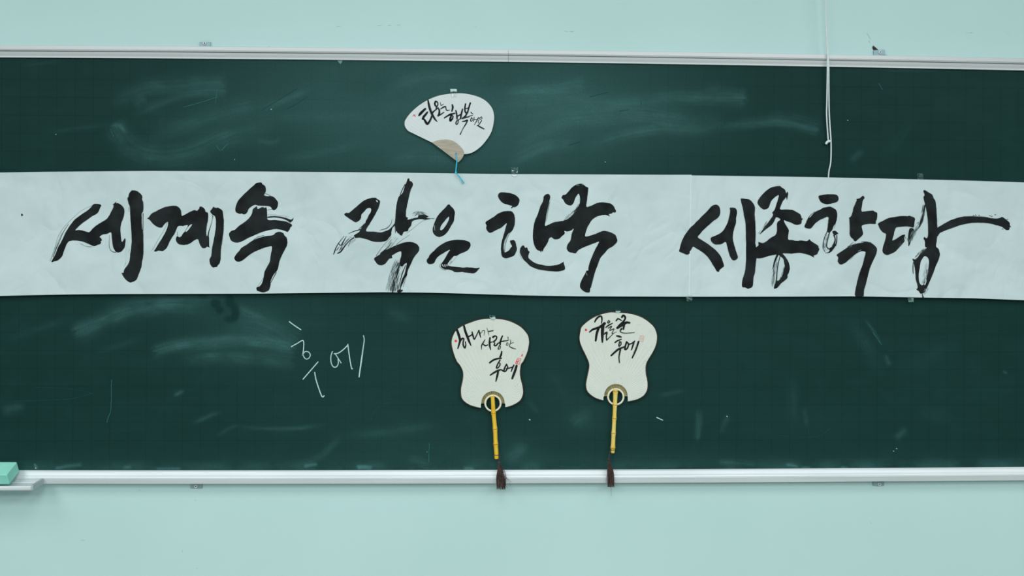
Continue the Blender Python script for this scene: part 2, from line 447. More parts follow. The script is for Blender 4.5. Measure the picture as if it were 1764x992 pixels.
    swipe([(870, 800), (890, 780), (905, 760)], 10, 0.12, seed=47)
    swipe([(985, 735), (1000, 722), (1022, 716)], 12, 0.10, seed=48)
    swipe([(1204, 700), (1204, 728), (1201, 756)], 5, 0.15, hard1=True, seed=49)
    swipe([(1240, 750), (1250, 725), (1258, 712)], 5, 0.09, seed=50)
    swipe([(1130, 683), (1165, 675), (1185, 670)], 4, 0.08, seed=51)
    swipe([(1462, 545), (1495, 600), (1524, 650)], 11, 0.05, seed=52)
    swipe([(1488, 548), (1505, 570), (1520, 594)], 2.6, 0.12, seed=53)
    swipe([(1524, 610), (1534, 632)], 4, 0.12, seed=54)
    swipe([(1534, 650), (1600, 612), (1660, 595)], 14, 0.035, seed=55)
    swipe([(1362, 640), (1366, 690), (1368, 742)], 9, 0.05, seed=56)
    swipe([(1386, 700), (1390, 740)], 4, 0.07, seed=57)
    swipe([(1540, 758), (1554, 745), (1566, 738)], 6, 0.12, seed=58)
    swipe([(1580, 700), (1610, 715), (1640, 705)], 12, 0.03, seed=59)
    swipe([(1727, 639), (1736, 644)], 2.2, 0.13, seed=60)
    swipe([(940, 640), (960, 660), (975, 690)], 8, 0.03, seed=61)
    swipe([(908, 690), (918, 700), (930, 714)], 5, 0.06, seed=62)
    swipe([(660, 530), (690, 545), (720, 552)], 10, 0.05, seed=63)
    # rubbed-out spots
    for cx, cy, rx, ry, a in ((350, 510, 10, 5, 0.08), (371, 522, 8, 8, 0.12), (378, 534, 7, 6, .10), (396, 518, 8, 12, .10), (406, 536, 8, 14, 0.13), (398, 550, 12, 7, 0.10)):
        D -= a * np.exp(-(((X - cx) / rx) ** 2 + ((Y - cy) / ry) ** 2) ** 2)
    # dust caught above the bottom rail and below the top one
    yb = np.vectorize(y_bot)(xs)[None, :]
    edge = np.clip(fbm(X / 34, Y / 20, 40) * 2.0 - 0.62, 0, 1)
    D += 0.20 * edge * np.exp(-((yb - Y) / 13.0) ** 2) + 0.05 * np.exp(-((yb - Y) / 26.0) ** 2)
    for x0, y0, x1, y1, a, wd in ((96, 807, 140, 800, .3, 3), (60, 800, 63, 806, .35, 2), (213, 806, 226, 804, .25, 3), (616, 804.5, 640, 805.5, .5, 3), (270, 808, 310, 808, .3, 2.5),
                                  (525, 803, 545, 800, .25, 3), (1356, 800, 1374, 803, .3, 3), (1380, 806, 1396, 806, .4, 2.5), (1450, 805, 1460, 806, .3, 2), (1240, 796, 1300, 800, .12, 4), (800, 807, 816, 808, .35, 3)):
        swipe([(x0, y0), ((x0 + x1) / 2, (y0 + y1) / 2 - 0.6), (x1, y1)], wd, a, hard0=True, hard1=True, seed=int(x0))
    D = np.clip(D * 0.58, 0.0, 1.0)
    A = np.stack([(X.ravel() - PX) / F, -(Y.ravel() - PY) / F, -np.ones(X.size)], 1) @ np.array(RM).T
    t_ = (DIST - BOARD_D) / A[:, 1]
    V = np.stack([A[:, 0] * t_, np.full(X.size, -BOARD_D), CAMZ + A[:, 2] * t_], 1)
    idx = np.arange(nx * ny).reshape(ny, nx)
    Fc = np.stack([idx[:-1, :-1], idx[1:, :-1], idx[1:, 1:], idx[:-1, 1:]], -1).reshape(-1, 4)
    me = bpy.data.meshes.new('board_panel')
    me.vertices.add(len(V)); me.vertices.foreach_set('co', np.array(V, dtype=np.float32).ravel())
    me.loops.add(Fc.size); me.loops.foreach_set('vertex_index', Fc.ravel().astype(np.int32))
    me.polygons.add(len(Fc)); me.polygons.foreach_set('loop_start', np.arange(0, Fc.size, 4, dtype=np.int32))
    me.update(calc_edges=True); me.validate()
    at = me.attributes.new('dust_and_sheen', 'FLOAT', 'POINT')
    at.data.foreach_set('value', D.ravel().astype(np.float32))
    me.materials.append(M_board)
    o = bpy.data.objects.new('board_panel', me); C.objects.link(o); o.parent = board
    bk = MB()
    a = P(BX0, y_top(BX0) + 11, BOARD_D); b = P(BX1, y_bot(BX1) + 9, BOARD_D); c = P(BX0, y_bot(BX0) + 9, BOARD_D); d = P(BX1, y_top(BX1) + 11, BOARD_D)
    vv = [a, d, b, c]; n = [Vector((q.x, -0.001, q.z)) for q in vv]; f = [Vector((q.x, -BOARD_D + 0.0008, q.z)) for q in vv]
    bk.add(n + f, [(0, 1, 2, 3), (4, 7, 6, 5), (0, 4, 5, 1), (1, 5, 6, 2), (2, 6, 7, 3), (3, 7, 4, 0)])
    bk.build('backing_board', noise_mat('backing', lin(120, 110, 95), lin(140, 130, 112), 20), board)
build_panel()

def extrude_rail(name, prof, yfun, x0, x1, mat, step=40):
    """prof: list of (depth, pixel offset from yfun); swept along the wall"""
    xs = [x0 + (x1 - x0) * i / max(1, int(abs(x1 - x0) / step)) for i in range(max(1, int(abs(x1 - x0) / step)) + 1)]
    V = []; Fc = []; n = len(prof)
    for x in xs:
        for d, o in prof: V.append(P(x, yfun(x) + o, d))
    for i in range(len(xs) - 1):
        for k in range(n):
            Fc.append((i * n + k, i * n + (k + 1) % n, (i + 1) * n + (k + 1) % n, (i + 1) * n + k))
    Fc.append(tuple(range(n))); Fc.append(tuple((len(xs) - 1) * n + k for k in range(n)))
    return mesh_obj(name, V, Fc, mat, board)

# (depth in front of the wall, pixel offset as it shows in the frame)
top_prof = [(0.0005, 1.0), (0.0325, 0.2), (0.0340, 0.9), (0.0338, 6.2), (0.0348, 6.6), (0.0348, 7.2), (0.0338, 7.8), (0.0322, 9.6), (0.0250, 9.8), (0.0250, 10.9), (0.0290, 11.0),
            (0.0275, 15.0), (0.0250, 18.2), (0.0246, 19.2), (0.0262, 19.7), (0.0262, 21.2), (0.0240, 21.8), (0.0203, 21.9), (0.0203, 12.0), (0.0005, 10.0)]
extrude_rail('top_rail', top_prof, y_top, BX0, 875.6, M_alu)
extrude_rail('top_rail', top_prof, y_top, 876.2, BX1, M_alu)
bot_prof = [(0.0005, 6.0), (0.0203, 4.0), (0.0203, 0.2), (0.0222, 0.0), (0.0226, 1.6), (0.0222, 2.4), (0.0235, 5.0), (0.0258, 8.0), (0.0292, 11.0), (0.0302, 12.6), (0.0325, 13.2),
            (0.0342, 13.8), (0.0345, 14.8), (0.0338, 15.6), (0.0300, 22.9), (0.0285, 23.2), (0.0005, 21.0)]
extrude_rail('bottom_rail', bot_prof, y_bot, BX0, BX1, M_alu_b)
for xs_ in (BX0, BX1):
    sgn = 1 if xs_ == BX0 else -1
    sr = MB()
    a = P(xs_, y_top(xs_), 0.0); b = P(xs_, y_bot(xs_) + 22, 0.0)
    xa = min(a.x, b.x) - 0.004 if sgn > 0 else max(a.x, b.x) + 0.004
    add_box(sr, (min(xa, xa - sgn * 0.034), -0.033, min(b.z, a.z)), (max(xa, xa - sgn * 0.034), -0.001, max(b.z, a.z)))
    sr.build('side_rail', M_alu, board)

# fixing plates with a screw each
def plate(cx, cy, wpx, hpx, tilt=0.0, sdx=0.0, sdy=0.0):
    c, s = math.cos(tilt), math.sin(tilt)
    q = [(-wpx / 2, -hpx / 2), (wpx / 2, -hpx / 2), (wpx / 2, hpx / 2), (-wpx / 2, hpx / 2)]
    q = [(cx + x * c - y * s, cy + x * s + y * c) for x, y in q]
    m = MB()
    f = [P(x, y, 0.005) for x, y in q]; b = [Vector((v.x, -0.0004, v.z)) for v in f]
    m.add(f + b, [(0, 1, 2, 3), (7, 6, 5, 4), (0, 4, 5, 1), (1, 5, 6, 2), (2, 6, 7, 3), (3, 7, 4, 0)])
    o = m.build('mounting_plate', M_plate, board)
    sx, sy = cx + sdx, cy + sdy
    m = MB()
    ctr = P(sx, sy, 0.005); R = 3.1 * MPP
    prof = [(R, 0.0), (R, 0.0018), (R * 0.8, 0.0034), (R * 0.46, 0.0036), (R * 0.36, 0.0022)]
    V = []; Fc = []; n = 20
    for r, h in prof:
        for k in range(n): V.append(ctr + Vector((r * math.cos(2 * math.pi * k / n), -h, r * math.sin(2 * math.pi * k / n))))
    for i in range(len(prof) - 1):
        for k in range(n): Fc.append((i * n + k, i * n + (k + 1) % n, (i + 1) * n + (k + 1) % n, (i + 1) * n + k))
    m.add(V, Fc)
    m.build('screw', M_screw, o, smooth=True)
    m = MB()
    m.add([ctr + Vector((R * 0.42 * math.cos(2 * math.pi * k / 16), -0.0021, R * 0.42 * math.sin(2 * math.pi * k / 16))) for k in range(16)], [tuple(range(16))])
    m.build('screw_recess', M_dark, o)
plate(353.2, 76.0, 18.6, 8.0, 0.0, -0.6, -1.3)
plate(1514.9, 90.6, 19.0, 9.0, -0.07, 1.2, -0.6)
plate(337.9, 836.8, 20.0, 8.0, 0.0, -0.5, 0.6)
plate(1513.6, 831.8, 19.0, 9.0, 0.0, 1.0, 2.0)

# chalk tray at the left end of the bottom rail
TR = P(76.0, 826, 0.033).x
ztop = P(76, 824.3, 0.0345).z; zbot = P(76, 832.8, 0.033).z
tray_prof = [(0.0330, zbot), (0.0350, ztop - 0.002), (0.0480, ztop - 0.006), (0.0500, ztop - 0.0045), (0.0520, ztop - 0.0065), (0.0880, ztop - 0.0085), (0.0900, ztop - 0.0070), (0.0920, ztop - 0.0085),
             (0.0950, ztop - 0.003), (0.0985, ztop - 0.002), (0.1010, ztop - 0.005), (0.1010, zbot + 0.003), (0.0985, zbot)]
tx0 = P(-330, 826, 0.033).x
tm = MB(); n = len(tray_prof)
V = [Vector((tx0, -d, z)) for d, z in tray_prof] + [Vector((TR - 0.004, -d, z)) for d, z in tray_prof]
tm.add(V, [(k, (k + 1) % n, n + (k + 1) % n, n + k) for k in range(n)] + [tuple(range(n)), tuple(range(n, 2 * n))])
tray = tm.build('chalk_tray', M_alu_b, board)
cap_prof = [(0.0348, zbot + 0.001), (0.0350, ztop + 0.0005), (0.040, ztop + 0.0012), (0.0985, ztop + 0.0012), (0.1010, ztop + 0.0004), (0.1028, ztop - 0.002), (0.1032, zbot + 0.0045), (0.1020, zbot + 0.001), (0.0990, zbot - 0.0006), (0.040, zbot - 0.0006)]
cm = MB(); n = len(cap_prof)
V = [Vector((TR - 0.006, -d, z)) for d, z in cap_prof] + [Vector((TR - 0.0008, -d, z)) for d, z in cap_prof] 
cx_ = sum(d for d, z in cap_prof) / n; cz_ = sum(z for d, z in cap_prof) / n
V += [Vector((TR, -(cx_ + (d - cx_) * 0.96), cz_ + (z - cz_) * 0.86)) for d, z in cap_prof]
Fc = []
for i in range(2):
    Fc += [(i * n + k, i * n + (k + 1) % n, (i + 1) * n + (k + 1) % n, (i + 1) * n + k) for k in range(n)]
Fc += [tuple(range(n)), tuple(range(2 * n, 3 * n))]
cm.add(V, Fc)
cap = cm.build('end_cap', noise_mat('grey_plastic_cap', lin(164, 180, 184), lin(176, 190, 194), 30, rough=0.35), tray)
cap['label'] = 'grey plastic end cap of the chalk tray'

# ---------------------------------------------------------------- chalk writing
ZC = 1050 / 180.0
def ck(s, w):
    return [(480 + x / ZC, 530 + y / ZC, w) for x, y in pts(s)]
D_CH = BOARD_D + 0.0006
def chalk_letter(label, lst):
    root = None
    for path in lst:
        m = MB(); add_ribbon(m, path, D_CH)
        o = m.build('chalk_letter' if root is None else 'chalk_stroke', M_chalk, root or board)
        if root is None: root = o; o['label'] = label
chalk_letter('white chalk syllable with ring, left of the pair', [
    ck('128,390 180,362 235,330 251,342 251,400 242,480', 1.6), ck('108,140 150,172 222,220', 1.7),
    ck('244,480 252,455 272,439 302,446 318,475 302,508 276,515 256,498 246,465', 1.5), ck('395,545 330,620 245,718', 1.7), ck('362,650 375,720 400,800 430,882 445,895 457,885', 1.8)])
chalk_letter('white chalk syllable ending in a long upright', [
    ck('540,440 525,490 527,548 545,588 570,598 592,580 600,550 597,515', 1.6), ck('558,462 600,455 650,420 693,378', 1.7), ck('695,368 702,420 716,520 732,606 742,612', 1.7), ck('570,465 598,508 628,555', 1.4),
    [(a, b, w) for (a, b, _), w in zip(ck('853,280 860,325 850,400 830,540 808,695', 1), (1.4, 1.6, 1.7, 2.3, 1.8))]])
c3 = MB()
c5 = MB()
def fc(path, w): add_ribbon(c3 if w >= 0.9 else c5, [(x, y, w) for x, y in path], D_CH + 0.0000002 * (len(c3.v) + len(c5.v)), cap=False)
fc([(434.5, 520), (431.8, 525), (433, 528.3), (436, 524), (435, 519.6)], .7)
fc([(192.5, 653.5), (191.5, 670), (191.5, 690), (190.5, 708), (186, 720), (184, 728)], 1.0)
fc([(22, 691), (80, 689), (118, 687), (140, 683), (158, 677)], .8); fc([(60, 667), (110, 669), (140, 672), (160, 678)], .6)
fc([(448, 536), (455, 541), (461, 545)], .8); fc([(412, 531), (424, 540), (434, 544)], .8)
fc([(756, 657), (762, 661), (778, 662.5)], .8); fc([(640, 668), (658, 676), (678, 662)], .4)
fc([(739.5, 763), (739, 780), (738.5, 796)], .9); fc([(734, 778.5), (750, 778), (772, 778)], .8); fc([(766, 772), (774, 770)], .7)
fc([(639, 722), (645, 708), (655, 699), (672, 692)], .7)
fc([(316, 184.5), (340, 178), (375, 167)], 1.0); fc([(375.5, 150), (372.5, 165), (371, 178)], 1.0)
fc([(373, 251), (377, 257), (381.5, 258.8), (386, 254), (393, 247)], 1.1); fc([(376, 260), (362, 276), (350, 291)], .6); fc([(382, 262), (370, 275), (362, 286)], .5)
fc([(190, 222), (193, 229), (196, 235)], .9)
fc([(450, 190), (480, 172), (512, 152)], .6); fc([(495, 187), (512, 178), (530, 166)], .6)
fc([(1016, 167), (1030, 163), (1049, 159)], .8); fc([(1067, 191), (1084, 188.5)], .8); fc([(1104, 174), (1104.5, 180)], .8)
fc([(1252, 206), (1246, 216), (1236, 222), (1230, 226)], .8); fc([(980, 250), (1000, 244)], .8); fc([(1209, 152), (1214, 149), (1222, 150)], .7)
fc([(1513, 143), (1516.5, 148), (1520, 154)], .9); fc([(1362, 156), (1367, 158)], .7)
fc([(1503, 572), (1511, 583), (1519, 594)], .9); fc([(1340, 750), (1390, 753), (1414, 749), (1430, 738)], .7); fc([(1388, 700), (1391, 730), (1393, 750)], .7)
fc([(908, 694), (918, 700), (926, 712)], .6); fc([(980, 699), (990, 691)], .7); fc([(1203, 698), (1206, 691)], .7)
fc([(1264, 793), (1290, 797), (1300, 801)], .8); fc([(760, 797), (790, 790)], .4)
c3.build('faint_chalk_marks', M_chalkf, board)['kind'] = 'stuff'
c5.build('very_faint_chalk_marks', M_chalkff, board)['kind'] = 'stuff'
c4 = MB()
for path in ([(1131.5, 719, 1.6), (1137, 721.5, 1.4), (1142, 723.8, 1)], [(912, 722.5, 1.8), (913, 723.3, 1.6)], [(467, 188, 1.4), (467.6, 188.4, 1.3)],
             [(96, 231.4, 1), (96.6, 231.8, .9)], [(1042.5, 278.8, 1), (1043, 279.2, .9)], [(1252, 717, 1.3), (1253, 717.5, 1.2)], [(404, 274.5, 1), (404.6, 275, .9)],
             [(735, 778.3, 1.2), (736.5, 778.6, 1)], [(1460, 207, .9), (1460.6, 207.4, .8)], [(1544, 772.5, 1.1), (1545.5, 773, 1)], [(1539, 776.6, 1), (1540, 777, .9)], [(61, 806, 1.3), (62, 806.6, 1.2)]):
    add_ribbon(c4, path, D_CH)
c4.build('chalk_flecks', M_chalk, board)['kind'] = 'stuff'

# old scraps of tape and wedges under the top rail
def flat_part(name, poly, d, mat, parent):
    m = MB(); add_poly(m, poly, d); return m.build(name, mat, parent)
flat_part('tape_scrap', [(581, 104), (590.5, 104.2), (586.5, 110.5), (584, 108)], BOARD_D + 0.001, noise_mat('dusty_tape', lin(90, 132, 130), lin(120, 160, 156), 200, rough=0.6), board)

# ---------------------------------------------------------------- paper banner
banner = thing('paper_banner', 'long white rice paper banner with large black Korean brush lettering across the chalkboard', 'banner')
def DPF(y): return 0.0252 + 0.0115 * (y - 295.0) / 220.0     # the sheet hangs out a little at the bottom
def interp(tab, x):
    return float(np.interp(x, [t[0] for t in tab], [t[1] for t in tab]))
B_TOP = [(-340, 300), (0, 297.2), (80, 295.9), (260, 294.4), (440, 295.3), (690, 297.4), (860, 299.7), (1000, 300.4), (1150, 301.0), (1190, 301.0)]
B_TOP2 = [(1150, 301.9), (1192, 302.0), (1230, 302.6), (1400, 305.0), (1540, 308.0), (1660, 310.8), (1764, 314.2), (2120, 325)]
B_BOT = [(-340, 514), (0, 509.6), (60, 508.2), (120, 507.0), (200, 506.3), (440, 505.7), (560, 504.2), (660, 503.2), (740, 503.9), (800, 505.6), (900, 508.7), (1000, 510.3), (1188, 511.0),
         (1370, 510.8), (1470, 510.2), (1560, 511.9), (1676, 513.6), (1764, 516.9), (2120, 530)]
def sheet(x0, x1, top, bot, d0, skew=0.0):
    xs = np.linspace(x0, x1, 90); V = []; Fc = []; R = 10
    for x in xs:
        a, b = interp(top, x), interp(bot, x)
        for k in range(R + 1):
            t = k / R
            # the lower edge lifts a little away from the board
            V.append(P(x - skew * t * max(0.0, 1 - (x1 - x) / 120.0), a + (b - a) * t, DPF(a + (b - a) * t) + d0))
    for i in range(len(xs) - 1):
        for k in range(R):
            Fc.append((i * (R + 1) + k, i * (R + 1) + k + 1, (i + 1) * (R + 1) + k + 1, (i + 1) * (R + 1) + k))
    n = len(V); V2 = [v + Vector((0, 0.0003, 0)) for v in V]
    F2 = [tuple(reversed([i + n for i in f])) for f in Fc]
    return mesh_obj('paper_sheet', V + V2, Fc + F2, M_paper, banner)
sheet(-340, 1191.6, B_TOP, B_BOT, 0.0, 3.0)
sheet(1183, 2120, B_TOP2, B_BOT, -0.0003)
sm = MB(); add_poly(sm, [(1189.0, 302.2), (1191.6, 302.2), (1188.6, 510.8), (1186.0, 510.8)], lambda y: DPF(y) + 0.0003)
sm.build('paper_joint', M_seam, banner)

S = 1764 / 176.0
def T(x0, y0, s, sc=S):
    return [(x0 + x / sc, y0 + y / sc) for x, y in pts(s)]
def TW(x0, y0, s, sc=S):
    out = []
    for q in s.split():
        a = [float(c) for c in q.split(',')]
        out.append((x0 + a[0] / sc, y0 + a[1] / sc, a[2] / sc))
    return out
class Letter:
    def __init__(s, x0, y0, label):
        s.o = (x0, y0); s.fills = []; s.ink = MB(); s.grey = MB(); s.pale = MB(); s.label = label; s.k = 0
    def depth(s):
        s.k += 1
        return (lambda y, k=s.k % 12: DPF(y) + 0.0006 + 0.00003 * k)
    def fill(s, t, holes=(), o=None, sc=S):
        o = o or s.o
        m = MB(); r = random.Random(len(t))
        def rough(q):        # brush edge: flowing between the traced points, slightly ragged
            return [(p[0] + r.uniform(-0.16, 0.16), p[1] + r.uniform(-0.16, 0.16)) for p in catmull(q, 3, closed=True)]
        add_poly(m, rough(T(o[0], o[1], t, sc)), s.depth(), [rough(T(o[0], o[1], h, sc)) for h in holes]); s.fills.append(m)
    def line(s, t, kind='ink', o=None):
        o = o or s.o
        add_ribbon(getattr(s, kind), TW(o[0], o[1], t), s.depth(), cap=False, smooth=4)
    def dry(s, t, width, n, seed, kind='grey', wmin=2, wmax=7, cover=0.5, o=None):
        """dry brush: broken bristle lines running along a path"""
        o = o or s.o
        r = random.Random(seed)
        q = catmull(pts(t), 10)
        m = len(q)
        for _ in range(n):
            lat = r.uniform(-0.5, 0.5) * width
            a = r.uniform(0, 1 - cover * 0.4); ln = r.uniform(0.12, cover)
            i0 = int(a * (m - 1)); i1 = min(m - 1, int((a + ln) * (m - 1)))
            if i1 - i0 < 2: continue
            path = []
            ww = r.uniform(wmin, wmax)
            for i in range(i0, i1 + 1):
                t_ = q[min(i + 1, m - 1)] - q[max(i - 1, 0)]; L = math.hypot(*t_) or 1
                nx_, ny_ = -t_[1] / L, t_[0] / L
                e = math.sin(math.pi * (i - i0 + 0.35) / (i1 - i0 + 0.7))
                path.append((o[0] + (q[i][0] + nx_ * lat) / S, o[1] + (q[i][1] + ny_ * lat) / S, ww * e * r.uniform(0.7, 1.2) / S))
            add_ribbon(getattr(s, kind), path, s.depth(), cap=False, smooth=1)
    def build(s):
        o = s.fills[0].build('brush_letter', M_ink, banner); o['label'] = s.label
        for m in s.fills[1:]: m.build('brush_stroke', M_ink, o)
        for mb, nm, mt in ((s.ink, 'wet_bristle_streaks', M_ink), (s.grey, 'dry_bristle_streaks', M_inkgrey), (s.pale, 'faint_bristle_streaks', M_inkpale)):
            if mb.v: mb.build(nm, mt, o)['kind'] = 'stuff'

# 1: se
L = Letter(80, 320, 'first brush syllable from the left, with one tall upright')
L.fill('790,340 820,315 870,310 945,330 925,385 900,445 865,485 790,525 700,590 600,660 545,715 497,765 560,762 640,775 735,800 800,735 860,685 920,645 990,605 1050,560 1100,480 1130,420 1155,370 1160,335 1145,325 1205,275 1200,300 1240,300 1290,330 1340,390 1346,460 1330,550 1300,620 1280,710 1278,800 1290,900 1300,968 1330,940 1357,903 1366,960 1350,1060 1330,1090 1280,1142 1210,1146 1165,1090 1140,1010 1130,920 1115,805 1050,830 980,840 920,878 945,905 955,945 935,960 945,985 915,1010 880,1020 825,1042 740,1010 650,970 560,950 480,943 400,955 360,990 330,1050 300,1130 270,1212 230,1260 180,1295 130,1305 95,1318 90,1295 150,1190 200,1060 245,985 300,870 350,770 410,680 480,590 540,540 640,470 730,410')
L.fill('1480,78 1550,85 1600,115 1645,160 1655,205 1650,235 1672,290 1675,380 1665,450 1645,480 1645,600 1650,740 1670,800 1675,992 1675,1150 1667,1230 1650,1310 1640,1400 1600,1510 1570,1590 1550,1625 1500,1655 1440,1668 1380,1630 1330,1570 1298,1505 1330,1500 1345,1440 1400,1370 1435,1290 1445,1180 1465,1040 1470,930 1465,800 1450,600 1445,480 1440,365 1415,300 1398,215 1415,190 1425,140 1450,100')
L.line('1668,470,12 1666,600,10 1664,780,14')
L.line('790,338,4 600,430,4 420,590,5 290,730,6 200,880,6 150,1050,5 90,1220,5 55,1310,3', 'pale')
L.line('380,660,5 290,800,10 220,960,12 165,1090,16 110,1230,10', 'grey')
L.line('270,800,4 180,1000,5 120,1150,5 70,1300,4', 'pale')
L.line('570,990,4 670,1037,5 810,1052,4', 'pale'); L.line('600,1000,3 700,1050,4 780,1060,3', 'pale')
L.line('1085,850,4 1085,1050,7 1130,1130,10 1200,1150,12', 'grey')
L.line('1425,370,10 1428,450,5', 'grey'); L.line('1430,1080,4 1420,1150,4', 'pale'); L.line('1370,1320,5 1345,1400,4', 'pale')
L.build()
# 2: gye
L = Letter(250, 330, 'second brush syllable from the left, with broad hooked strokes')
L.fill('35,465 65,440 115,375 180,345 260,300 350,265 460,245 540,248 590,280 620,330 632,415 690,395 760,355 850,318 890,332 930,295 945,258 990,265 1030,305 1045,350 1080,360 1088,400 1085,490 1070,560 1058,640 1055,730 1070,768 1090,720 1098,770 1105,805 1105,930 1115,965 1070,950 1040,975 985,970 950,920 930,870 908,820 850,840 790,885 730,912 650,920 580,905 545,870 530,820 550,770 590,785 625,770 650,725 690,680 740,580 650,592 590,590 560,610 530,680 500,740 460,800 420,870 385,950 360,985 330,1010 300,1025 220,1018 205,1030 155,1030 180,985 230,900 300,790 350,700 380,630 395,560 390,520 340,555 310,595 285,620 230,615 150,570 80,490',
       ['765,580 812,566 762,640 718,690 698,676'])
L.fill('1180,262 1215,280 1260,278 1310,305 1340,345 1350,430 1360,520 1350,620 1345,740 1335,840 1320,920 1310,1000 1305,1100 1305,1160 1285,1240 1255,1270 1240,1300 1210,1302 1175,1310 1140,1280 1115,1230 1112,1165 1140,1110 1150,1020 1165,930 1185,830 1205,720 1220,600 1220,480 1200,420 1160,395 1122,345 1150,300')
L.line('1175,415,6 1140,560,8 1100,690,16 1085,790,24')
L.line('1150,400,5 1165,430,6 1150,520,4', 'grey')
L.line('385,530,7 340,640,5 240,800,5 140,980,6 105,1020,4', 'pale')
L.line('1358,580,6 1350,690,9 1336,800,8 1320,920,7', 'grey'); L.line('560,690,5 560,760,8', 'grey')
L.build()
# 3: sok
L = Letter(360, 305, 'third brush syllable from the left, with a peaked top')
L.fill('455,560 470,480 510,400 590,310 680,225 780,135 825,100 905,92 920,120 965,150 982,200 980,250 960,290 955,315 1010,330 1060,325 1110,340 1150,375 1190,430 1190,480 1175,530 1140,565 1110,570 1080,540 1065,515 1020,500 940,497 850,490 830,485 790,480 740,505 690,545 665,600 640,630 605,645 560,628 530,635 465,605')
L.fill('750,580 770,540 825,505 835,540 850,550 900,525 940,518 955,532 985,520 1000,565 1005,640 1015,735 1120,740 1230,750 1340,770 1390,795 1420,810 1435,840 1405,870 1390,905 1355,945 1290,920 1200,900 1140,898 1040,915 920,945 830,985 700,1040 600,1095 500,1130 400,1110 360,1050 345,980 385,930 450,905 520,840 600,785 660,740 720,670 745,620')
L.fill('1010,685 1100,672 1220,680 1330,705 1420,735 1457,698 1447,745 1400,785 1350,750 1260,715 1120,695 1020,705')
L.fill('1100,1002 1150,962 1210,942 1280,965 1300,1002 1340,1052 1355,1112 1345,1182 1310,1252 1260,1352 1215,1462 1190,1582 1160,1632 1110,1692 1060,1812 1065,1852 1040,1942 1000,1972 940,1990 860,1972 825,1952 822,1902 870,1887 915,1832 940,1742 960,1632 1000,1552 1050,1452 1065,1342 1085,1252 1082,1197 1020,1202 940,1227 850,1262 760,1302 680,1357 600,1422 540,1457 480,1457 445,1422 438,1387 470,1332 530,1262 560,1222 640,1172 740,1102 850,1052 960,1022')
L.line('1000,570,5 1090,555,6', 'grey'); L.line('965,285,7 1010,295,7 1060,320,6', 'grey')
L.line('1010,650,4 1150,650,4 1290,670,4 1390,690,3', 'pale')
L.line('1165,1640,10 1110,1740,11 1062,1830,9'); L.line('1330,1030,9 1350,1080,8', 'grey')
L.line('770,1080,6 850,1030,8 950,1005,7', 'grey'); L.line('930,1740,4 900,1800,5 845,1880,8', 'pale')
L.build()
# 4: jak
L = Letter(570, 305, 'brush syllable with dry streaked legs, first of the second word')
L.fill('230,640 265,615 315,615 400,545 500,460 570,405 650,370 730,355 780,360 800,380 840,400 848,440 830,510 790,600 740,690 680,790 630,870 605,920 640,940 740,940 840,955 900,945 970,920 1010,900 1060,850 1100,800 1108,830 1062,880 1045,960 1040,1000 1000,1050 960,1095 900,1115 820,1120 720,1110 620,1075 520,1050 480,1045 430,1050 400,1020 430,985 490,945 510,905 540,860 580,810 620,740 650,660 690,600 690,540 650,535 620,545 570,600 525,650 520,700 490,750 430,780 370,750 300,705 245,665',
       ['775,398 800,402 812,432 795,430'])
L.line('515,905,16 400,935,14 300,978,5'); L.line('500,955,8 440,985,14 400,1015,16'); L.line('480,900,6 540,850,14 580,800,8')
L.line('600,770,8 640,700,10', 'grey'); L.line('1055,720,4 1040,800,8 980,870,14 930,895,12 840,918,4', 'grey')
L.line('400,1042,24 320,1100,14 230,1205,20 170,1285,22 110,1318,18'); L.line('230,1015,6 130,1145,12 85,1225,16 62,1290,18 45,1335,12'); L.line('270,1015,5 215,1115,18 180,1178,22'); L.line('125,1140,10 170,1185,16')
L.line('350,1085,5 300,1190,9', 'grey'); L.dry('400,1020 300,1080 200,1180 120,1290', 90, 26, 3, 'grey', 2, 6, 0.35); L.dry('430,1050 330,1140 240,1240', 60, 14, 4, 'pale', 2, 5, 0.4)
L.fill('1330,25 1355,30 1360,65 1390,75 1415,110 1412,150 1385,210 1360,290 1340,380 1320,470 1300,580 1298,680 1330,700 1325,735 1420,710 1500,695 1510,660 1580,650 1640,655 1690,685 1640,700 1690,712 1740,715 1640,735 1540,725 1440,745 1400,775 1385,840 1340,890 1330,930 1260,945 1240,985 1215,1000 1190,990 1150,960 1130,930 1110,975 1118,900 1100,820 1110,740 1115,640 1125,540 1140,440 1165,350 1200,310 1240,270 1270,170 1300,100')
L.line('1195,310,12 1215,260,14 1245,190,12 1285,120,12'); L.line('1740,715,8 1790,718,5')
L.dry('1400,660 1480,625 1560,620 1660,650', 60, 26, 5, 'grey', 2, 7, 0.4); L.dry('1420,650 1500,610 1620,615', 50, 10, 6, 'pale', 2, 5, 0.5)
L.line('1320,955,3 1450,860,5 1560,770,5 1650,735,4', 'pale'); L.line('1290,985,3 1420,885,4 1520,800,3', 'pale'); L.line('1100,815,4 1110,900,8 1112,965,6', 'grey')
L.fill('745,1412 775,1377 850,1332 940,1262 1010,1230 1080,1195 1150,1167 1220,1142 1300,1120 1400,1122 1470,1147 1515,1192 1528,1242 1510,1292 1460,1352 1420,1412 1380,1502 1340,1582 1320,1642 1315,1692 1275,1752 1250,1822 1215,1892 1205,1942 1240,1945 1235,1970 1190,1992 1150,1985 1145,1962 1185,1932 1200,1852 1225,1772 1270,1672 1300,1552 1310,1482 1270,1502 1240,1537 1200,1532 1190,1442 1215,1362 1210,1282 1150,1297 1090,1332 1050,1357 1060,1392 1010,1407 980,1442 940,1492 880,1522 820,1512 780,1472')
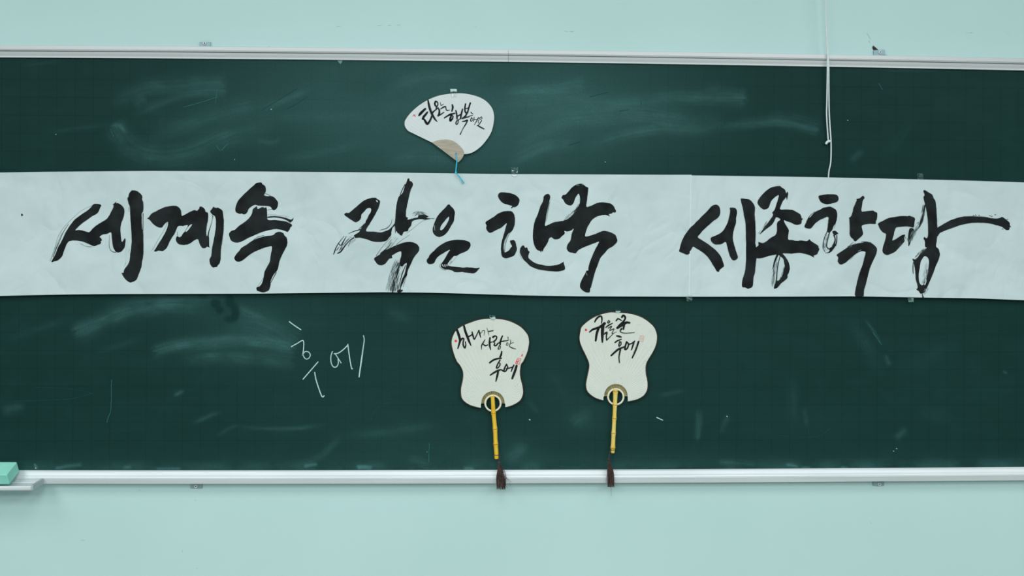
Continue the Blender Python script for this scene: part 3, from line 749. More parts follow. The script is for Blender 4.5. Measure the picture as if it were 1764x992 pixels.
L.dry('1200,1400 1150,1560 1105,1720 1075,1850 1055,1985', 70, 60, 7, 'ink', 3, 9, 0.3); L.dry('1180,1420 1110,1590 1060,1730 1000,1960', 110, 60, 8, 'grey', 2, 7, 0.28); L.dry('1150,1430 1070,1640 1020,1830 985,1980', 90, 40, 9, 'pale', 2, 6, 0.35)
L.line('1290,1520,12 1230,1680,14 1185,1840,12 1155,1960,10'); L.line('1330,1600,5 1300,1720,6 1245,1900,6', 'grey'); L.dry('1250,1530 1190,1680 1150,1820 1120,1980', 70, 40, 10, 'grey', 3, 8, 0.3)
L.line('1060,1880,10 1060,1990,16')
L.line('1045,1030,5 900,1190,5 780,1362,8', 'grey'); L.line('1040,1135,8 980,1215,14 850,1322,14'); L.line('1360,995,4 1200,1105,5 1130,1165,7', 'grey'); L.dry('1150,1030 1050,1130 960,1230', 90, 22, 11, 'pale', 2, 6, 0.5)
L.line('1190,990,18 1230,1005,14')
L.build()
# 5: eun
L = Letter(690, 345, 'brush syllable with a slanted open ring above a bent stroke')
L.fill('828,68 870,100 915,150 938,210 930,290 920,360 880,430 840,500 790,570 740,610 665,632 605,610 565,565 553,500 570,430 600,350 640,270 700,200 770,130', ['840,283 827,350 790,420 740,490 700,518 682,495 705,430 760,360 800,310'])
L.fill('450,1031 480,991 510,936 580,866 650,801 740,741 840,699 960,681 1080,686 1170,711 1205,741 1205,796 1170,851 1120,886 1040,916 970,956 920,961 870,1021 820,1081 815,1116 860,1136 950,1146 1080,1161 1150,1156 1250,1161 1300,1169 1367,1164 1340,1201 1280,1256 1200,1256 1110,1246 1060,1236 950,1241 900,1216 840,1196 760,1191 700,1151 700,1101 740,1041 790,961 830,891 852,854 800,876 740,911 660,961 610,1021 580,1081 520,1101 470,1089',
       ['715,1108 730,1104 745,1150 730,1140', '755,1110 770,1105 775,1150 762,1148', '790,1100 803,1110 812,1138 795,1135'])
L.line('585,430,10 590,520,8', 'pale'); L.line('690,1090,4 675,1140,5 720,1190,6 780,1205,5', 'grey'); L.dry('900,1000 860,1060 830,1110', 60, 10, 12, 'pale', 2, 5, 0.6); L.line('980,960,3 930,1020,4 850,1100,4', 'pale')
L.build()
# 6: han - dot, hook with ring, lower bowl
L = Letter(820, 310, 'brush syllable topped by an oval dot with a bowl stroke below')
L.fill('378,265 410,220 460,212 540,218 620,235 690,265 745,325 748,380 720,440 670,470 640,468 615,490 605,475 625,450 560,430 470,400 420,355 390,310')
L.fill('163,730 250,670 330,620 380,580 460,545 540,535 610,540 650,580 670,640 672,720 660,800 630,865 600,900 560,925 530,970 500,1050 485,1110 478,1180 490,1240 510,1247 560,1220 600,1170 620,1140 600,1100 587,1050 620,1040 650,1036 680,1065 695,1130 705,1190 690,1250 660,1300 600,1330 520,1350 460,1330 440,1290 430,1200 440,1080 460,1000 490,900 515,810 530,745 490,775 440,820 350,865 255,910 205,890 175,830 180,780')
L.line('600,890,7 560,960,8 520,1060,8 500,1150,9 495,1235,8', 'grey'); L.dry('560,930 510,1060 485,1220', 40, 14, 13, 'pale', 2, 6, 0.5)
L.fill('755,1222 780,1152 820,1127 850,1172 880,1162 900,1212 925,1242 910,1282 905,1337 950,1387 1030,1437 1130,1462 1240,1480 1350,1474 1440,1452 1500,1417 1510,1400 1515,1442 1535,1492 1535,1542 1480,1567 1400,1580 1280,1574 1150,1557 1040,1532 940,1487 880,1432 820,1372 780,1302')
L.line('755,1230,5 765,1310,6 800,1370,4', 'pale')
L.build()
# 7: guk joined to the upright before it
L = Letter(920, 310, 'brush syllable joined to the slanted upright on its left, long falling leg')
L.fill('240,238 270,260 280,300 265,360 240,480 215,600 200,700 190,790 250,770 340,730 430,715 510,700 580,670 650,620 685,575 690,545 740,480 780,420 795,350 790,290 770,235 740,265 710,320 690,380 665,420 630,440 570,425 530,390 505,340 475,305 500,260 545,250 600,190 670,115 740,75 820,62 850,75 890,110 932,130 935,180 925,260 915,350 905,460 980,445 1080,400 1170,385 1260,395 1320,405 1370,445 1400,500 1415,530 1405,560 1360,560 1340,580 1290,590 1310,627 1250,605 1180,605 1090,630 1010,680 960,750 920,820 895,900 885,975 980,955 1060,930 1130,900 1200,878 1280,890 1360,920 1410,955 1425,1000 1440,1050 1400,1110 1350,1150 1280,1190 1230,1250 1150,1340 1120,1410 1080,1520 1050,1600 1020,1690 990,1800 970,1880 960,1935 910,1942 840,1910 795,1850 800,1780 840,1690 880,1620 905,1565 935,1560 940,1500 970,1400 1010,1300 1060,1190 1124,1065 1060,1085 1000,1105 900,1145 820,1180 760,1215 720,1265 660,1255 610,1245 565,1190 580,1110 630,1040 650,930 685,840 640,870 570,890 522,878 530,925 480,970 440,1010 380,1025 335,1015 300,988 260,1010 240,1070 200,1140 165,1190 150,1235 135,1215 120,1250 105,1225 60,1210 20,1160 -10,1080 -20,980 -15,860 0,760 20,690 70,570 110,450 155,360 165,290 195,255')
L.line('265,380,6 240,530,7 215,720,4', 'grey'); L.line('285,340,3 260,450,5 230,600,4', 'pale')
L.line('775,410,6 700,520,7 610,610,6 515,692,6', 'grey'); L.dry('740,480 650,580 550,670', 50, 18, 14, 'pale', 2, 6, 0.5); L.line('790,290,3 785,370,5', 'pale')
L.line('1145,1340,7 1110,1420,8', 'grey'); L.line('1045,1610,5 1010,1740,8 980,1860,7', 'grey'); L.line('905,1600,8 915,1650,6', 'pale'); L.line('730,92,9 785,84,5', 'pale'); L.line('825,68,8 845,85,7', 'pale')
L.build()
# 8: se
L = Letter(1160, 330, 'clean bold brush syllable with two uprights, first of the last word')
L.fill('700,230 750,225 785,250 808,300 805,390 770,450 700,500 620,570 520,660 460,730 423,788 500,840 590,900 680,965 760,1040 820,1120 860,1220 875,1285 850,1310 800,1350 790,1380 750,1375 710,1310 670,1240 610,1150 540,1075 450,1010 380,970 340,950 310,1000 280,1040 285,1060 240,1090 170,1065 103,1035 110,980 140,870 180,780 240,690 290,625 360,560 480,440 590,330 650,260')
L.fill('975,285 1000,275 1070,285 1095,330 1098,370 1085,450 1080,540 1050,640 1030,730 1030,830 1050,920 1090,1050 1115,1130 1090,1170 1045,1188 1010,1170 975,1110 950,1030 930,950 905,870 850,895 810,910 720,910 660,865 648,795 740,755 840,695 900,610 940,520 965,420 980,340')
L.fill('1163,125 1190,118 1250,125 1320,140 1370,190 1400,240 1410,300 1405,400 1415,520 1420,650 1422,780 1415,880 1430,960 1435,1100 1430,1180 1420,1280 1410,1400 1385,1480 1378,1580 1365,1640 1320,1668 1280,1674 1240,1655 1190,1645 1186,1560 1210,1460 1235,1380 1250,1250 1255,1100 1255,900 1250,700 1245,540 1220,420 1205,320 1190,250 1175,200')
L.line('660,1230,6 690,1280,5', 'pale')
L.build()
# 9: jong
L = Letter(1260, 312, 'brush syllable with a wide crossbar and thin dry ring below')
L.fill('460,330 500,270 560,205 640,135 720,98 830,82 870,110 920,140 940,190 945,215 965,180 980,215 968,290 958,328 945,275 920,310 885,350 860,410 840,482 930,488 1050,495 1120,530 1190,575 1215,640 1235,648 1215,680 1200,735 1110,752 1030,715 950,690 905,675 930,740 985,830 990,880 980,1002 1050,1015 1130,1030 1200,1022 1300,1035 1345,1005 1370,1030 1440,1075 1500,1115 1505,1150 1520,1170 1500,1220 1480,1260 1420,1290 1435,1318 1340,1275 1250,1250 1160,1237 1040,1250 900,1245 870,1265 780,1265 650,1290 540,1325 430,1330 410,1280 400,1140 430,1138 470,1100 465,1052 540,1068 600,1040 680,975 760,930 785,860 785,760 800,700 845,660 775,620 740,690 690,760 610,820 550,870 488,917 530,850 610,740 680,650 720,580 705,540 745,495 780,390 820,250 790,252 740,285 690,340 660,410 630,470 555,488 500,450 453,388')
L.dry('640,700 570,800 480,920', 60, 16, 15, 'grey', 2, 6, 0.5)
R9 = (1260, 405)
L.fill('790,320 880,320 950,400 990,470 1008,560 995,640 968,690 968,735 920,785 860,830 790,910 735,920 745,865 775,785 810,785 860,730 890,670 900,590 920,540 910,470 895,410 860,375 830,350', o=R9)
L.line('800,330,34 750,450,28 712,590,8', o=R9); L.line('840,360,12 808,500,14 788,640,16 778,770,20 755,880,20', o=R9)
L.dry('785,400 745,580 722,720 725,890', 60, 36, 16, 'grey', 2, 6, 0.3, o=R9); L.dry('760,500 720,700 705,880', 40, 16, 17, 'pale', 2, 5, 0.5, o=R9); L.dry('920,500 890,640 840,770', 24, 14, 18, 'grey', 2, 6, 0.3, o=R9)
L.build()
# 10: hak
L = Letter(1370, 320, 'brush syllable with flat oval dot and dry streaked ring, leg reaching the paper edge')
L.fill('400,190 430,165 520,150 600,145 690,148 730,170 748,210 735,265 690,290 620,305 560,318 500,308 440,275')
L.fill('160,712 185,640 220,560 260,540 330,460 430,410 480,380 550,365 600,358 660,385 705,420 725,480 720,560 700,640 665,690 640,760 600,800 550,795 560,700 570,600 575,550 550,535 480,565 400,605 330,665 280,725 240,740')
L.line('335,445,5 250,520,9 195,620,12')
L.line('555,785,16 510,880,14 485,980,12 478,1070,12 515,1140,10', 'grey'); L.line('540,820,6 505,900,8 490,990,8 492,1080,7', 'ink'); L.line('595,795,20 565,890,16 545,1000,16 545,1055,18 580,1090,16')
L.dry('580,820 530,940 515,1060 545,1130', 70, 26, 19, 'pale', 2, 5, 0.4); L.dry('560,830 520,950 505,1080', 50, 18, 20, 'grey', 2, 5, 0.3)
L.fill('640,790 690,775 742,820 715,840 690,855 660,835'); L.line('665,845,24 690,920,20 672,1000,30 640,1050,24'); L.line('718,850,16 716,950,18 695,1040,20', 'ink')
L.fill('505,1150 560,1162 610,1145 660,1095 700,1015 660,1000 640,1045 600,1070 575,1090 595,1115 560,1150')
L.fill('1165,172 1198,205 1170,250 1155,330 1143,437 1210,440 1290,430 1340,428 1380,450 1415,470 1412,560 1390,620 1388,657 1290,655 1190,670 1148,695 1160,760 1170,820 1160,855 1100,910 1035,960 1000,920 945,860 940,760 935,580 926,555 965,520 990,450 1005,380 1040,300 1062,250 1058,228 1120,210')
L.fill('713,1192 790,1137 870,1082 960,1027 1060,997 1140,982 1210,970 1290,977 1350,1012 1400,1062 1412,1112 1395,1182 1350,1282 1310,1372 1280,1452 1250,1572 1220,1692 1190,1792 1182,1892 1182,1904 1042,1904 1038,1812 1060,1692 1090,1572 1120,1472 1160,1372 1190,1252 1215,1152 1190,1132 1140,1130 1060,1167 990,1222 920,1282 860,1332 800,1357 760,1347 735,1302 740,1232')
L.line('1140,965,8 1220,965,10 1310,980,8', 'grey'); L.line('1005,965,4 950,1020,8 905,1055,6', 'grey'); L.dry('1060,985 980,1020 900,1070', 40, 10, 21, 'pale', 2, 5, 0.5); L.line('1080,1130,6 1140,1106,5', 'pale'); L.line('1010,1215,3 940,1280,4', 'grey')
L.line('700,640,5 670,740,7', 'pale')
L.build()
# 11: dang
L = Letter(1500, 320, 'last brush syllable at the right, with a long sweeping horizontal arm')
L.fill('128,650 200,610 300,560 420,535 550,520 640,525 660,515 720,535 762,560 755,640 740,715 690,710 600,700 500,710 440,720 415,770 395,860 373,942 440,915 520,860 570,843 595,850 575,900 585,950 570,975 510,1045 430,1130 360,1170 290,1193 240,1180 203,1130 215,1040 240,970 265,838 220,810 170,760 140,700')
L.fill('670,738 740,742 740,820 700,920 680,1000 652,1042 650,960 648,860')
L.line('935,330,22 915,450,26 885,570,34 850,680,30 825,730,10'); L.dry('930,320 900,500 850,660 740,800 680,950', 60, 44, 22, 'grey', 2, 7, 0.25); L.dry('840,640 780,720 720,850 680,980', 90, 26, 23, 'pale', 2, 6, 0.35)
L.dry('590,860 560,930 470,1060', 50, 20, 24, 'grey', 2, 7, 0.3); L.line('790,650,6 830,630,10', 'grey'); L.line('630,900,8 640,950,6', 'grey')
L.fill('908,90 935,75 1000,115 1060,150 1085,210 1115,260 1130,350 1140,480 1145,600 1155,740 1175,760 1190,815 1150,870 1140,950 1130,1047 1170,1090 1190,1150 1195,1200 1170,1280 1130,1370 1090,1480 1050,1580 1010,1670 980,1740 950,1800 940,1840 900,1855 860,1862 830,1820 788,1787 810,1760 800,1690 775,1600 770,1500 760,1420 740,1320 722,1258 780,1270 820,1220 870,1160 930,1110 970,1065 940,1050 935,960 912,910 930,883 960,905 990,860 990,700 980,560 960,420 940,330 915,230 912,185 930,160',
       ['930,1212 975,1230 1005,1290 1000,1400 985,1500 960,1600 930,1680 890,1715 850,1690 830,1620 830,1520 845,1420 860,1320 890,1260', '925,1690 945,1640 965,1610 960,1660 935,1720'])
L.dry('990,1420 960,1560 900,1690', 50, 30, 25, 'grey', 2, 7, 0.3); L.dry('975,1300 940,1500 880,1660', 70, 16, 26, 'pale', 2, 5, 0.4)
L.line('735,1320,10 730,1420,16 735,1520,10', 'grey'); L.dry('960,1070 860,1160 760,1260', 60, 24, 27, 'grey', 3, 8, 0.35); L.dry('980,1740 940,1820 900,1860', 60, 14, 28, 'pale', 3, 8, 0.5)
L.line('890,1850,10 895,1890,16 905,1930,26 905,1948,16')
L.fill('585,815 640,775 740,715 800,690 860,670 930,655 1000,648 1130,650 1260,660 1300,672 1380,680 1440,672 1470,658 1530,700 1570,740 1572,770 1588,795 1568,800 1565,830 1525,835 1460,790 1380,768 1290,745 1180,738 1060,740 920,765 800,805 680,850 620,880 590,920', o=(1540, 290), sc=7.875)
L.dry('1020,640 1150,620 1300,640 1440,650', 22, 1, 30, 'grey', 2, 4, 0.2)
for i, (a, b) in enumerate(((1080, 636), (1110, 632), (1155, 634), (1300, 640), (1325, 650), (1375, 628), (1540, 690), (1475, 822))):
    x, y = 1540 + a / 7.875, 290 + b / 7.875
    add_ribbon(L.grey, [(x - 1.4, y + .3, .5), (x, y, 1.2), (x + 1.5, y + .2, .5)], L.depth(), cap=False, smooth=2)
L.build()

dm = MB()
add_poly(dm, [(36.8, 367.5), (40, 370), (37.4, 373), (36.2, 370)], lambda y: DPF(y) + 0.0006)
dm.build('ink_drop', M_ink, banner)

# clear tape holding the banner
def tape(poly, d, parent, mat=None):
    return flat_part('adhesive_tape', poly, d, mat or M_tape, parent)
tape([(881, 288.5), (892.5, 288), (892.3, 301), (889, 304.5), (883, 304), (881, 301)], (lambda y: DPF(y) + 0.0012), banner)
flat_part('tape_shine', [(881.2, 293), (885, 293), (884, 295.2), (882, 294.8)], (lambda y: DPF(y) + 0.0016), M_tape2, banner)  # highlights on the tape, painted as small pale patches
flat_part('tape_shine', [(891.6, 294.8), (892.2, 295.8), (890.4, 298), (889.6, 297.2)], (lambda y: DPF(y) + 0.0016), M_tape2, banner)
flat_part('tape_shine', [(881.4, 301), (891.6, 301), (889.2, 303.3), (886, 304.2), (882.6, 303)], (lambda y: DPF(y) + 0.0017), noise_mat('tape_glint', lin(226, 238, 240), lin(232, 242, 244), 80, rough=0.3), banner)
tape([(1580.2, 298.4), (1590.8, 298.6), (1590.6, 309.2), (1580.4, 308.8)], (lambda y: DPF(y) + 0.0012), banner)
tape([(1182, 508.5), (1193, 508.5), (1192.6, 518), (1183, 519)], (lambda y: DPF(y) + 0.0012), banner)
flat_part('tape_shine', [(1182.3, 511.6), (1185, 512), (1192.4, 515), (1192, 516.8), (1188, 515.5), (1182.3, 513.8)], (lambda y: DPF(y) + 0.0016), noise_mat('dull_painted_shine', lin(76, 112, 104), lin(92, 128, 120), 90, rough=0.5), banner)  # weaker tape highlight, painted in as a flat patch
tape([(1564, 511), (1574, 511.4), (1574, 520), (1564.2, 519.6)], (lambda y: DPF(y) + 0.0012), banner)
flat_part('tape_shine', [(1570, 513), (1573.8, 513), (1573.8, 520), (1565, 520), (1565, 517.5), (1570, 517.8)], (lambda y: DPF(y) + 0.0016), noise_mat('dull_painted_shine2', lin(90, 128, 120), lin(108, 146, 138), 90, rough=0.5), banner)

# ---------------------------------------------------------------- fans
def ray_hit(poly, c, ang):
    """farthest distance from c to the outline along ang (pixels, y down)"""
    dx, dy = math.cos(ang), math.sin(ang); best = 0
    n = len(poly)
    for i in range(n):
        x1, y1 = poly[i][0] - c[0], poly[i][1] - c[1]; x2, y2 = poly[(i + 1) % n][0] - c[0], poly[(i + 1) % n][1] - c[1]
        ex, ey = x2 - x1, y2 - y1
        den = dx * ey - dy * ex
        if abs(den) < 1e-9: continue
        t = (x1 * ey - y1 * ex) / den; u = (x1 * dy - y1 * dx) / den
        if t > 0 and -1e-6 <= u <= 1 + 1e-6: best = max(best, t)
    return best

def fan_leaf(outline, c, a0, a1, inner, dfun, ribs, mat, parent, N=300, R=8, amp=0.0006, thick=0.0012):
    V = []; Fc = []
    angs = [a0 + (a1 - a0) * i / N for i in range(N + 1)]
    for i, a in enumerate(angs):
        ro = ray_hit(outline, c, a); ri = inner(a)
        ph = (i / N * ribs) % 1.0
        wv = 0.5 + 0.5 * math.cos(2 * math.pi * ph)
        for k in range(R + 1):
            r = ri + (ro - ri) * k / R
            x, y = c[0] + r * math.cos(a), c[1] + r * math.sin(a)
            V.append(P(x, y, dfun(y) + amp * wv * min(1.0, r / 70.0) * (1 - (k / R) ** 5)))
    for i in range(N):
        for k in range(R):
            Fc.append((i * (R + 1) + k, (i + 1) * (R + 1) + k, (i + 1) * (R + 1) + k + 1, i * (R + 1) + k + 1))
    n = len(V)
    V += [v + Vector((0, thick + amp, 0)) for v in V]
    Fc += [tuple(reversed([j + n for j in f])) for f in Fc]
    ring = [i * (R + 1) + R for i in range(N + 1)]; rin = [i * (R + 1) for i in range(N + 1)]
    for q in (ring, rin):
        for a, b in zip(q[:-1], q[1:]): Fc.append((a, b, b + n, a + n))
    for i in (0, N):
        for k in range(R): a = i * (R + 1) + k; Fc.append((a, a + 1, a + 1 + n, a + n))
    return mesh_obj('leaf', V, Fc, mat, parent)

def strokes(name, lst, o, sc, dfun, mat, parent, label=None):
    m = MB()
    k = 0
    for s in lst:
        path = TW(o[0], o[1], s, sc)
        k += 1
        add_ribbon(m, path, (lambda y, q=k: dfun(y) + 0.0007 + 0.00008 * (q % 10)), smooth=5)
    ob = m.build(name, mat, parent)
    if label: ob['label'] = label
    return ob

# --- leaf-shaped fan above the banner
fanA = thing('leaf_fan', 'white leaf-shaped paper fan with wooden base and blue string taped above the banner', 'fan')
SA = 1757 / 170.0; OA = (690, 145); OB = (690, 230)
up = [(690 + x / SA, 145 + y / SA) for x, y in pts('72,690 85,640 130,570 200,490 300,400 400,330 480,285 600,230 720,195 880,170 1000,162 1150,168 1300,198 1420,240 1520,300 1590,370 1640,450 1662,540 1665,620 1650,730 1620,840 1570,935')]
lowr = [(690 + x / SA, 230 + y / SA) for x, y in pts('1540,100 1460,200 1370,280 1280,335 1200,360 1135,366')]
lowl = [(690 + x / SA, 230 + y / SA) for x, y in pts('555,158 400,88 215,2')]
lf = [(690 + x / SA, 145 + y / SA) for x, y in pts('150,843 105,795 78,745')]
outA = [tuple(q) for q in catmull(lowl[1:] + lf + up + lowr, 6)]
hubA = (690 + 985 / SA, 230 + 365 / SA)
outA_full = outA + [hubA] + lowl[:1]
dA = lambda y: 0.0235 + 0.008 * min(1, max(0, (y - 160) / 115.0))
dA0 = lambda y: 0.0270
a_r = math.atan2(lowr[-1][1] - hubA[1], lowr[-1][0] - hubA[0])
a_l = math.atan2(lowl[0][1] - hubA[1], lowl[0][0] - hubA[0])
# sweep counter-clockwise on screen from the left shoulder over the top to the right shoulder
if a_l > 0: a_l -= 2 * math.pi
fan_leaf(outA_full, hubA, a_l + 0.002, a_r if a_r > a_l else a_r + 2 * math.pi, lambda a: 3.0, dA, 46, M_fanw, fanA, N=368, R=8, amp=0.00045)
wd = MB()
wq = catmull([(690 + x / SA, 230 + y / SA) for x, y in pts('555,157 600,140 680,118 780,107 880,115 960,145 1040,205 1100,270 1126,320 1129,365 1110,415 1080,460 1030,511')], 4) + [np.array((690 + x / SA, 230 + y / SA)) for x, y in pts('900,415 750,300 640,220')]
wq = [tuple(q) for q in wq]
f = [P(x, y, dA(y) + 0.0022) for x, y in wq]; b = [v + Vector((0, 0.005, 0)) for v in f]
tr = tessellate_polygon([[Vector((v.x, v.z, 0)) for v in f]]); n = len(f)
wd.add(f + b, [tuple(t) for t in tr] + [tuple(i + n for i in t) for t in tr] + [(i, (i + 1) % n, n + (i + 1) % n, n + i) for i in range(n)])
wood = wd.build('wooden_base', M_wood, fanA); wood['label'] = 'pale wood grip plate with a hole'
hm = MB(); hx, hy = 690 + 988 / SA, 230 + 356 / SA
add_poly(hm, [(hx + 1.1 * math.cos(a), hy + 1.1 * math.sin(a)) for a in np.linspace(0, 2 * math.pi, 13)[:-1]], dA(hy) + 0.0025)
hm.build('string_hole', M_ink, wood)
st = MB()
def strp(s, d0, d1):
    q = catmull(pts(s), 5); n = len(q)
    return [P(690 + p[0] / SA, 230 + p[1] / SA, d0 + (d1 - d0) * i / (n - 1)) for i, p in enumerate(q)]
add_tube(st, strp('988,356 995,440 1003,500 992,580 984,680', 0.0345, 0.0385), 0.0017, 6)
kn = strp('975,680 984,692 992,704', 0.0385, 0.0385)
add_tube(st, kn, [0.0012] + [0.0031] * (len(kn) - 2) + [0.0012], 8)
add_tube(st, strp('984,695 1040,755 1090,820 1134,882', 0.0385, 0.032), 0.0011, 6)
add_tube(st, strp('990,705 1035,765 1085,830 1108,895', 0.0385, 0.032), 0.0010, 6)
st.build('string', M_blue, fanA, smooth=True)['label'] = 'bright blue knotted string'
tape([(690 + x / SA, 145 + y / SA) for x, y in pts('884,82 1000,82 1004,160 1000,230 905,232 888,160')], dA(155) + 0.0016, fanA)
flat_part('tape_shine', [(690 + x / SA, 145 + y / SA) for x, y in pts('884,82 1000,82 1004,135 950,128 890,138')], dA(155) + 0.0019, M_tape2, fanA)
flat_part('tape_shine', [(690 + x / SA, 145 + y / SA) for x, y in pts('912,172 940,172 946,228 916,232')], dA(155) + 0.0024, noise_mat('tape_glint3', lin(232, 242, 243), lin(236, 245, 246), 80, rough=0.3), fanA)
A = OA
strokes('brush_letter', ['328,556,30 350,528,46 388,488,44 440,440,38', '395,618,36 412,580,42 442,545,40 478,498,30', '402,608,30 430,640,36 458,688,44 485,702,40 528,640,34 560,560,30',
                         '490,288,24 503,360,38 532,465,42 572,555,40 618,628,30 655,668,10', '560,515,34 600,475,24 645,440,20'], A, SA, dA, M_ink, fanA)
strokes('brush_letter', ['622,308,30 610,345,32 624,388,28 655,384,22 666,350,20 652,316,24 626,304,26', '650,388,24 634,430,24 660,428,20', '668,418,20 690,465,30 688,525,36 668,562,30', '676,560,26 720,535,22 775,498,14'], A, SA, dA, M_ink, fanA)
strokes('brush_letter', ['708,325,9 722,376,13 768,354,9', '714,442,16 760,410,24 800,398,22 806,430,16 826,466,20 878,458,9'], A, SA, dA, M_ink, fanA)
strokes('brush_letter', ['922,366,26 930,415,34 914,480,24', '780,600,22 840,562,28 890,538,36 968,518,22', '905,555,26 884,615,36 888,655,30 922,615,28 934,572,22 905,552,18', '984,465,22 1000,540,28 1006,612,28', '1000,578,22 1062,542,22', '1104,445,24 1082,530,30 1068,612,28', '1012,636,18 984,688,20 998,716,16 1022,690,16 1034,632,16 1064,618,10'], A, SA, dA, M_ink, fanA)
strokes('brush_letter', ['1156,352,26 1145,430,28 1150,492,28', '1242,335,28 1216,420,28 1192,505,28', '1155,436,18 1205,425,18', '1158,508,24 1200,496,24', '1184,515,28 1150,570,28 1104,608,30', '1104,606,30 1160,590,26 1214,580,18', '1102,662,18 1150,655,26 1192,640,22 1166,700,22 1112,790,13 1082,850,13 1062,892,20'], A, SA, dA, M_ink, fanA)
strokes('brush_letter', ['1252,500,18 1288,532,14', '1222,570,18 1284,554,12', '1268,588,14 1245,638,14 1260,662,14 1282,630,12 1264,592,12', '1312,588,14 1298,662,14', '1304,630,12 1356,630,12', '1388,596,20 1352,660,14 1314,724,8'], A, SA, dA, M_ink, fanA)
strokes('brush_letter', ['1442,580,14 1410,602,14 1420,628,12 1452,606,12 1438,580,12', '1392,640,12 1384,694,12', '1442,648,16 1396,720,14 1364,736,16', '1366,732,14 1420,762,24 1488,798,18'], A, SA, dA, M_ink, fanA)
strokes('seal_mark', ['214,574,6 236,548,8', '240,546,14 262,572,14', '228,545,6 262,545,5'], A, SA, dA, M_red, fanA)

# --- round fans with bamboo handles
def round_fan(label, o_up, o_lo, up_pts, lo_right, lo_left, ctr, rpap, ring_c, handle_px, node_idx, handle_mat, letters, dots, seal, tassel, tape_fn, seed):
    t = thing('round_fan', label, 'fan', None)
    sc = 11.025
    U = lambda s: [(o_up[0] + x / sc, o_up[1] + y / sc) for x, y in pts(s)]
    W = lambda s: [(o_lo[0] + x / sc, o_lo[1] + y / sc) for x, y in pts(s)]
    left, right = W(lo_left), W(lo_right)                       # bottom corners first / last
    rim = left + U(up_pts) + right              # from left notch corner over the top to the right one
    rim_s = [tuple(q) for q in catmull(rim, 6)]
    c = (o_lo[0] + ctr[0] / sc, o_lo[1] + ctr[1] / sc)
    R = rpap / sc
    y0 = min(q[1] for q in rim_s); y1 = max(q[1] for q in rim_s)
    dF = lambda y: 0.0248 + 0.007 * min(1.3, max(0, (y - y0) / (y1 - y0)))
    lc, rc = rim_s[0], rim_s[-1]
    a0 = math.atan2(lc[1] - c[1], lc[0] - c[0]); a1 = math.atan2(rc[1] - c[1], rc[0] - c[0])
    if a0 > 0: a0 -= 2 * math.pi
    def inner(a):
        # straight cut sides below the centre, a half circle above it
        dx, dy = math.cos(a), math.sin(a)
        if dy > 0.02: 
            cr = rc if dx > 0 else lc
            ex = abs(cr[0] - c[0])
            return min(max(R, 0.0 + (R + (ex - R) * min(1, dy * R * 3 / max(1, cr[1] - c[1]))) / max(abs(dx), 0.2)), math.hypot(cr[0] - c[0], cr[1] - c[1]))
        return R
    outline = rim_s + [c]
    fan_leaf(outline, c, a0 + 0.001, a1 - 0.001, inner, dF, 50, M_fan, t, N=400, R=8, amp=0.00055)
    # dark binding round the edge
    bm_ = MB()
    add_tube(bm_, [P(c[0] + (x - c[0]) * 1.006, c[1] + (y - c[1]) * 1.006, dF(y) - 0.0013) for x, y in rim_s], 0.0018, 8)
    bm_.build('edge_binding', M_binding, t, smooth=True)
    # bamboo splints showing between paper and ring
    sp = MB(); rr = random.Random(seed)
    rcx, rcy = o_lo[0] + ring_c[0] / sc, o_lo[1] + ring_c[1] / sc
    NS = 42
    for i in range(NS):
        a = -math.pi - 0.06 + (math.pi + 0.12) * (i + 0.5) / NS + rr.uniform(-0.008, 0.008)
        hw = rr.uniform(0.019, 0.026)
        q = []
        for r, s_ in ((11.0, -1), (11.0, 1), (R + 0.8, 1), (R + 0.8, -1)):
            aa = a + s_ * hw * (13.5 / max(r, 1)) * (0.8 if r > 15 else 1.0)
            q.append((c[0] + r * math.cos(aa), c[1] + r * math.sin(aa)))
        f_ = [P(x, y, dF(y) - 0.0002) for x, y in q]; b_ = [v + Vector((0, 0.0012, 0)) for v in f_]
        sp.add(f_ + b_, [(0, 1, 2, 3), (7, 6, 5, 4), (0, 4, 5, 1), (1, 5, 6, 2), (2, 6, 7, 3), (3, 7, 4, 0)])
    sp.build('bamboo_splints', M_splint, t)['kind'] = 'stuff'
    # turned ring
    rg = MB(); n = 48; ro, ri = 164 / sc, 129 / sc
    prof = [(ro, -0.001), (ro, 0.0022), ((ro * 0.75 + ri * 0.25), 0.0034), ((ro + ri) / 2, 0.0038), ((ro * 0.25 + ri * 0.75), 0.0034), (ri, 0.0022), (ri, -0.001)]
    V = []; Fc = []
    for r, h in prof:
        for k in range(n):
            a = 2 * math.pi * k / n; x, y = rcx + r * math.cos(a), rcy + r * math.sin(a)
            V.append(P(x, y, dF(rcy) + h))
    m_ = len(prof)
    for i in range(m_):
        for k in range(n): Fc.append((i * n + k, i * n + (k + 1) % n, ((i + 1) % m_) * n + (k + 1) % n, ((i + 1) % m_) * n + k))
    rg.add(V, Fc); rg.build('ring', M_ring, t, smooth=True)
    # bamboo handle
    dH = dF(rcy) + 0.0052
    hp = []; hr = []
    for i in range(len(handle_px) - 1):
        (xa, ya, wa), (xb, yb, wb) = handle_px[i], handle_px[i + 1]
        for k in range(8):
            s_ = k / 8.0
            hp.append(P(xa + (xb - xa) * s_, ya + (yb - ya) * s_, dH)); 
            bulge = 0.20 * math.exp(-(s_ / 0.12) ** 2) * (i in node_idx) + 0.20 * math.exp(-((1 - s_) / 0.10) ** 2) * ((i + 1) in node_idx)
            hr.append((wa + (wb - wa) * s_) / 2 * MPP * (1 + bulge))
    hp.append(P(handle_px[-1][0], handle_px[-1][1], dH)); hr.append(handle_px[-1][2] / 2 * MPP * 0.9)
    hm_ = MB(); add_tube(hm_, hp, hr, 14)
    handle = hm_.build('handle', handle_mat, t, smooth=True)
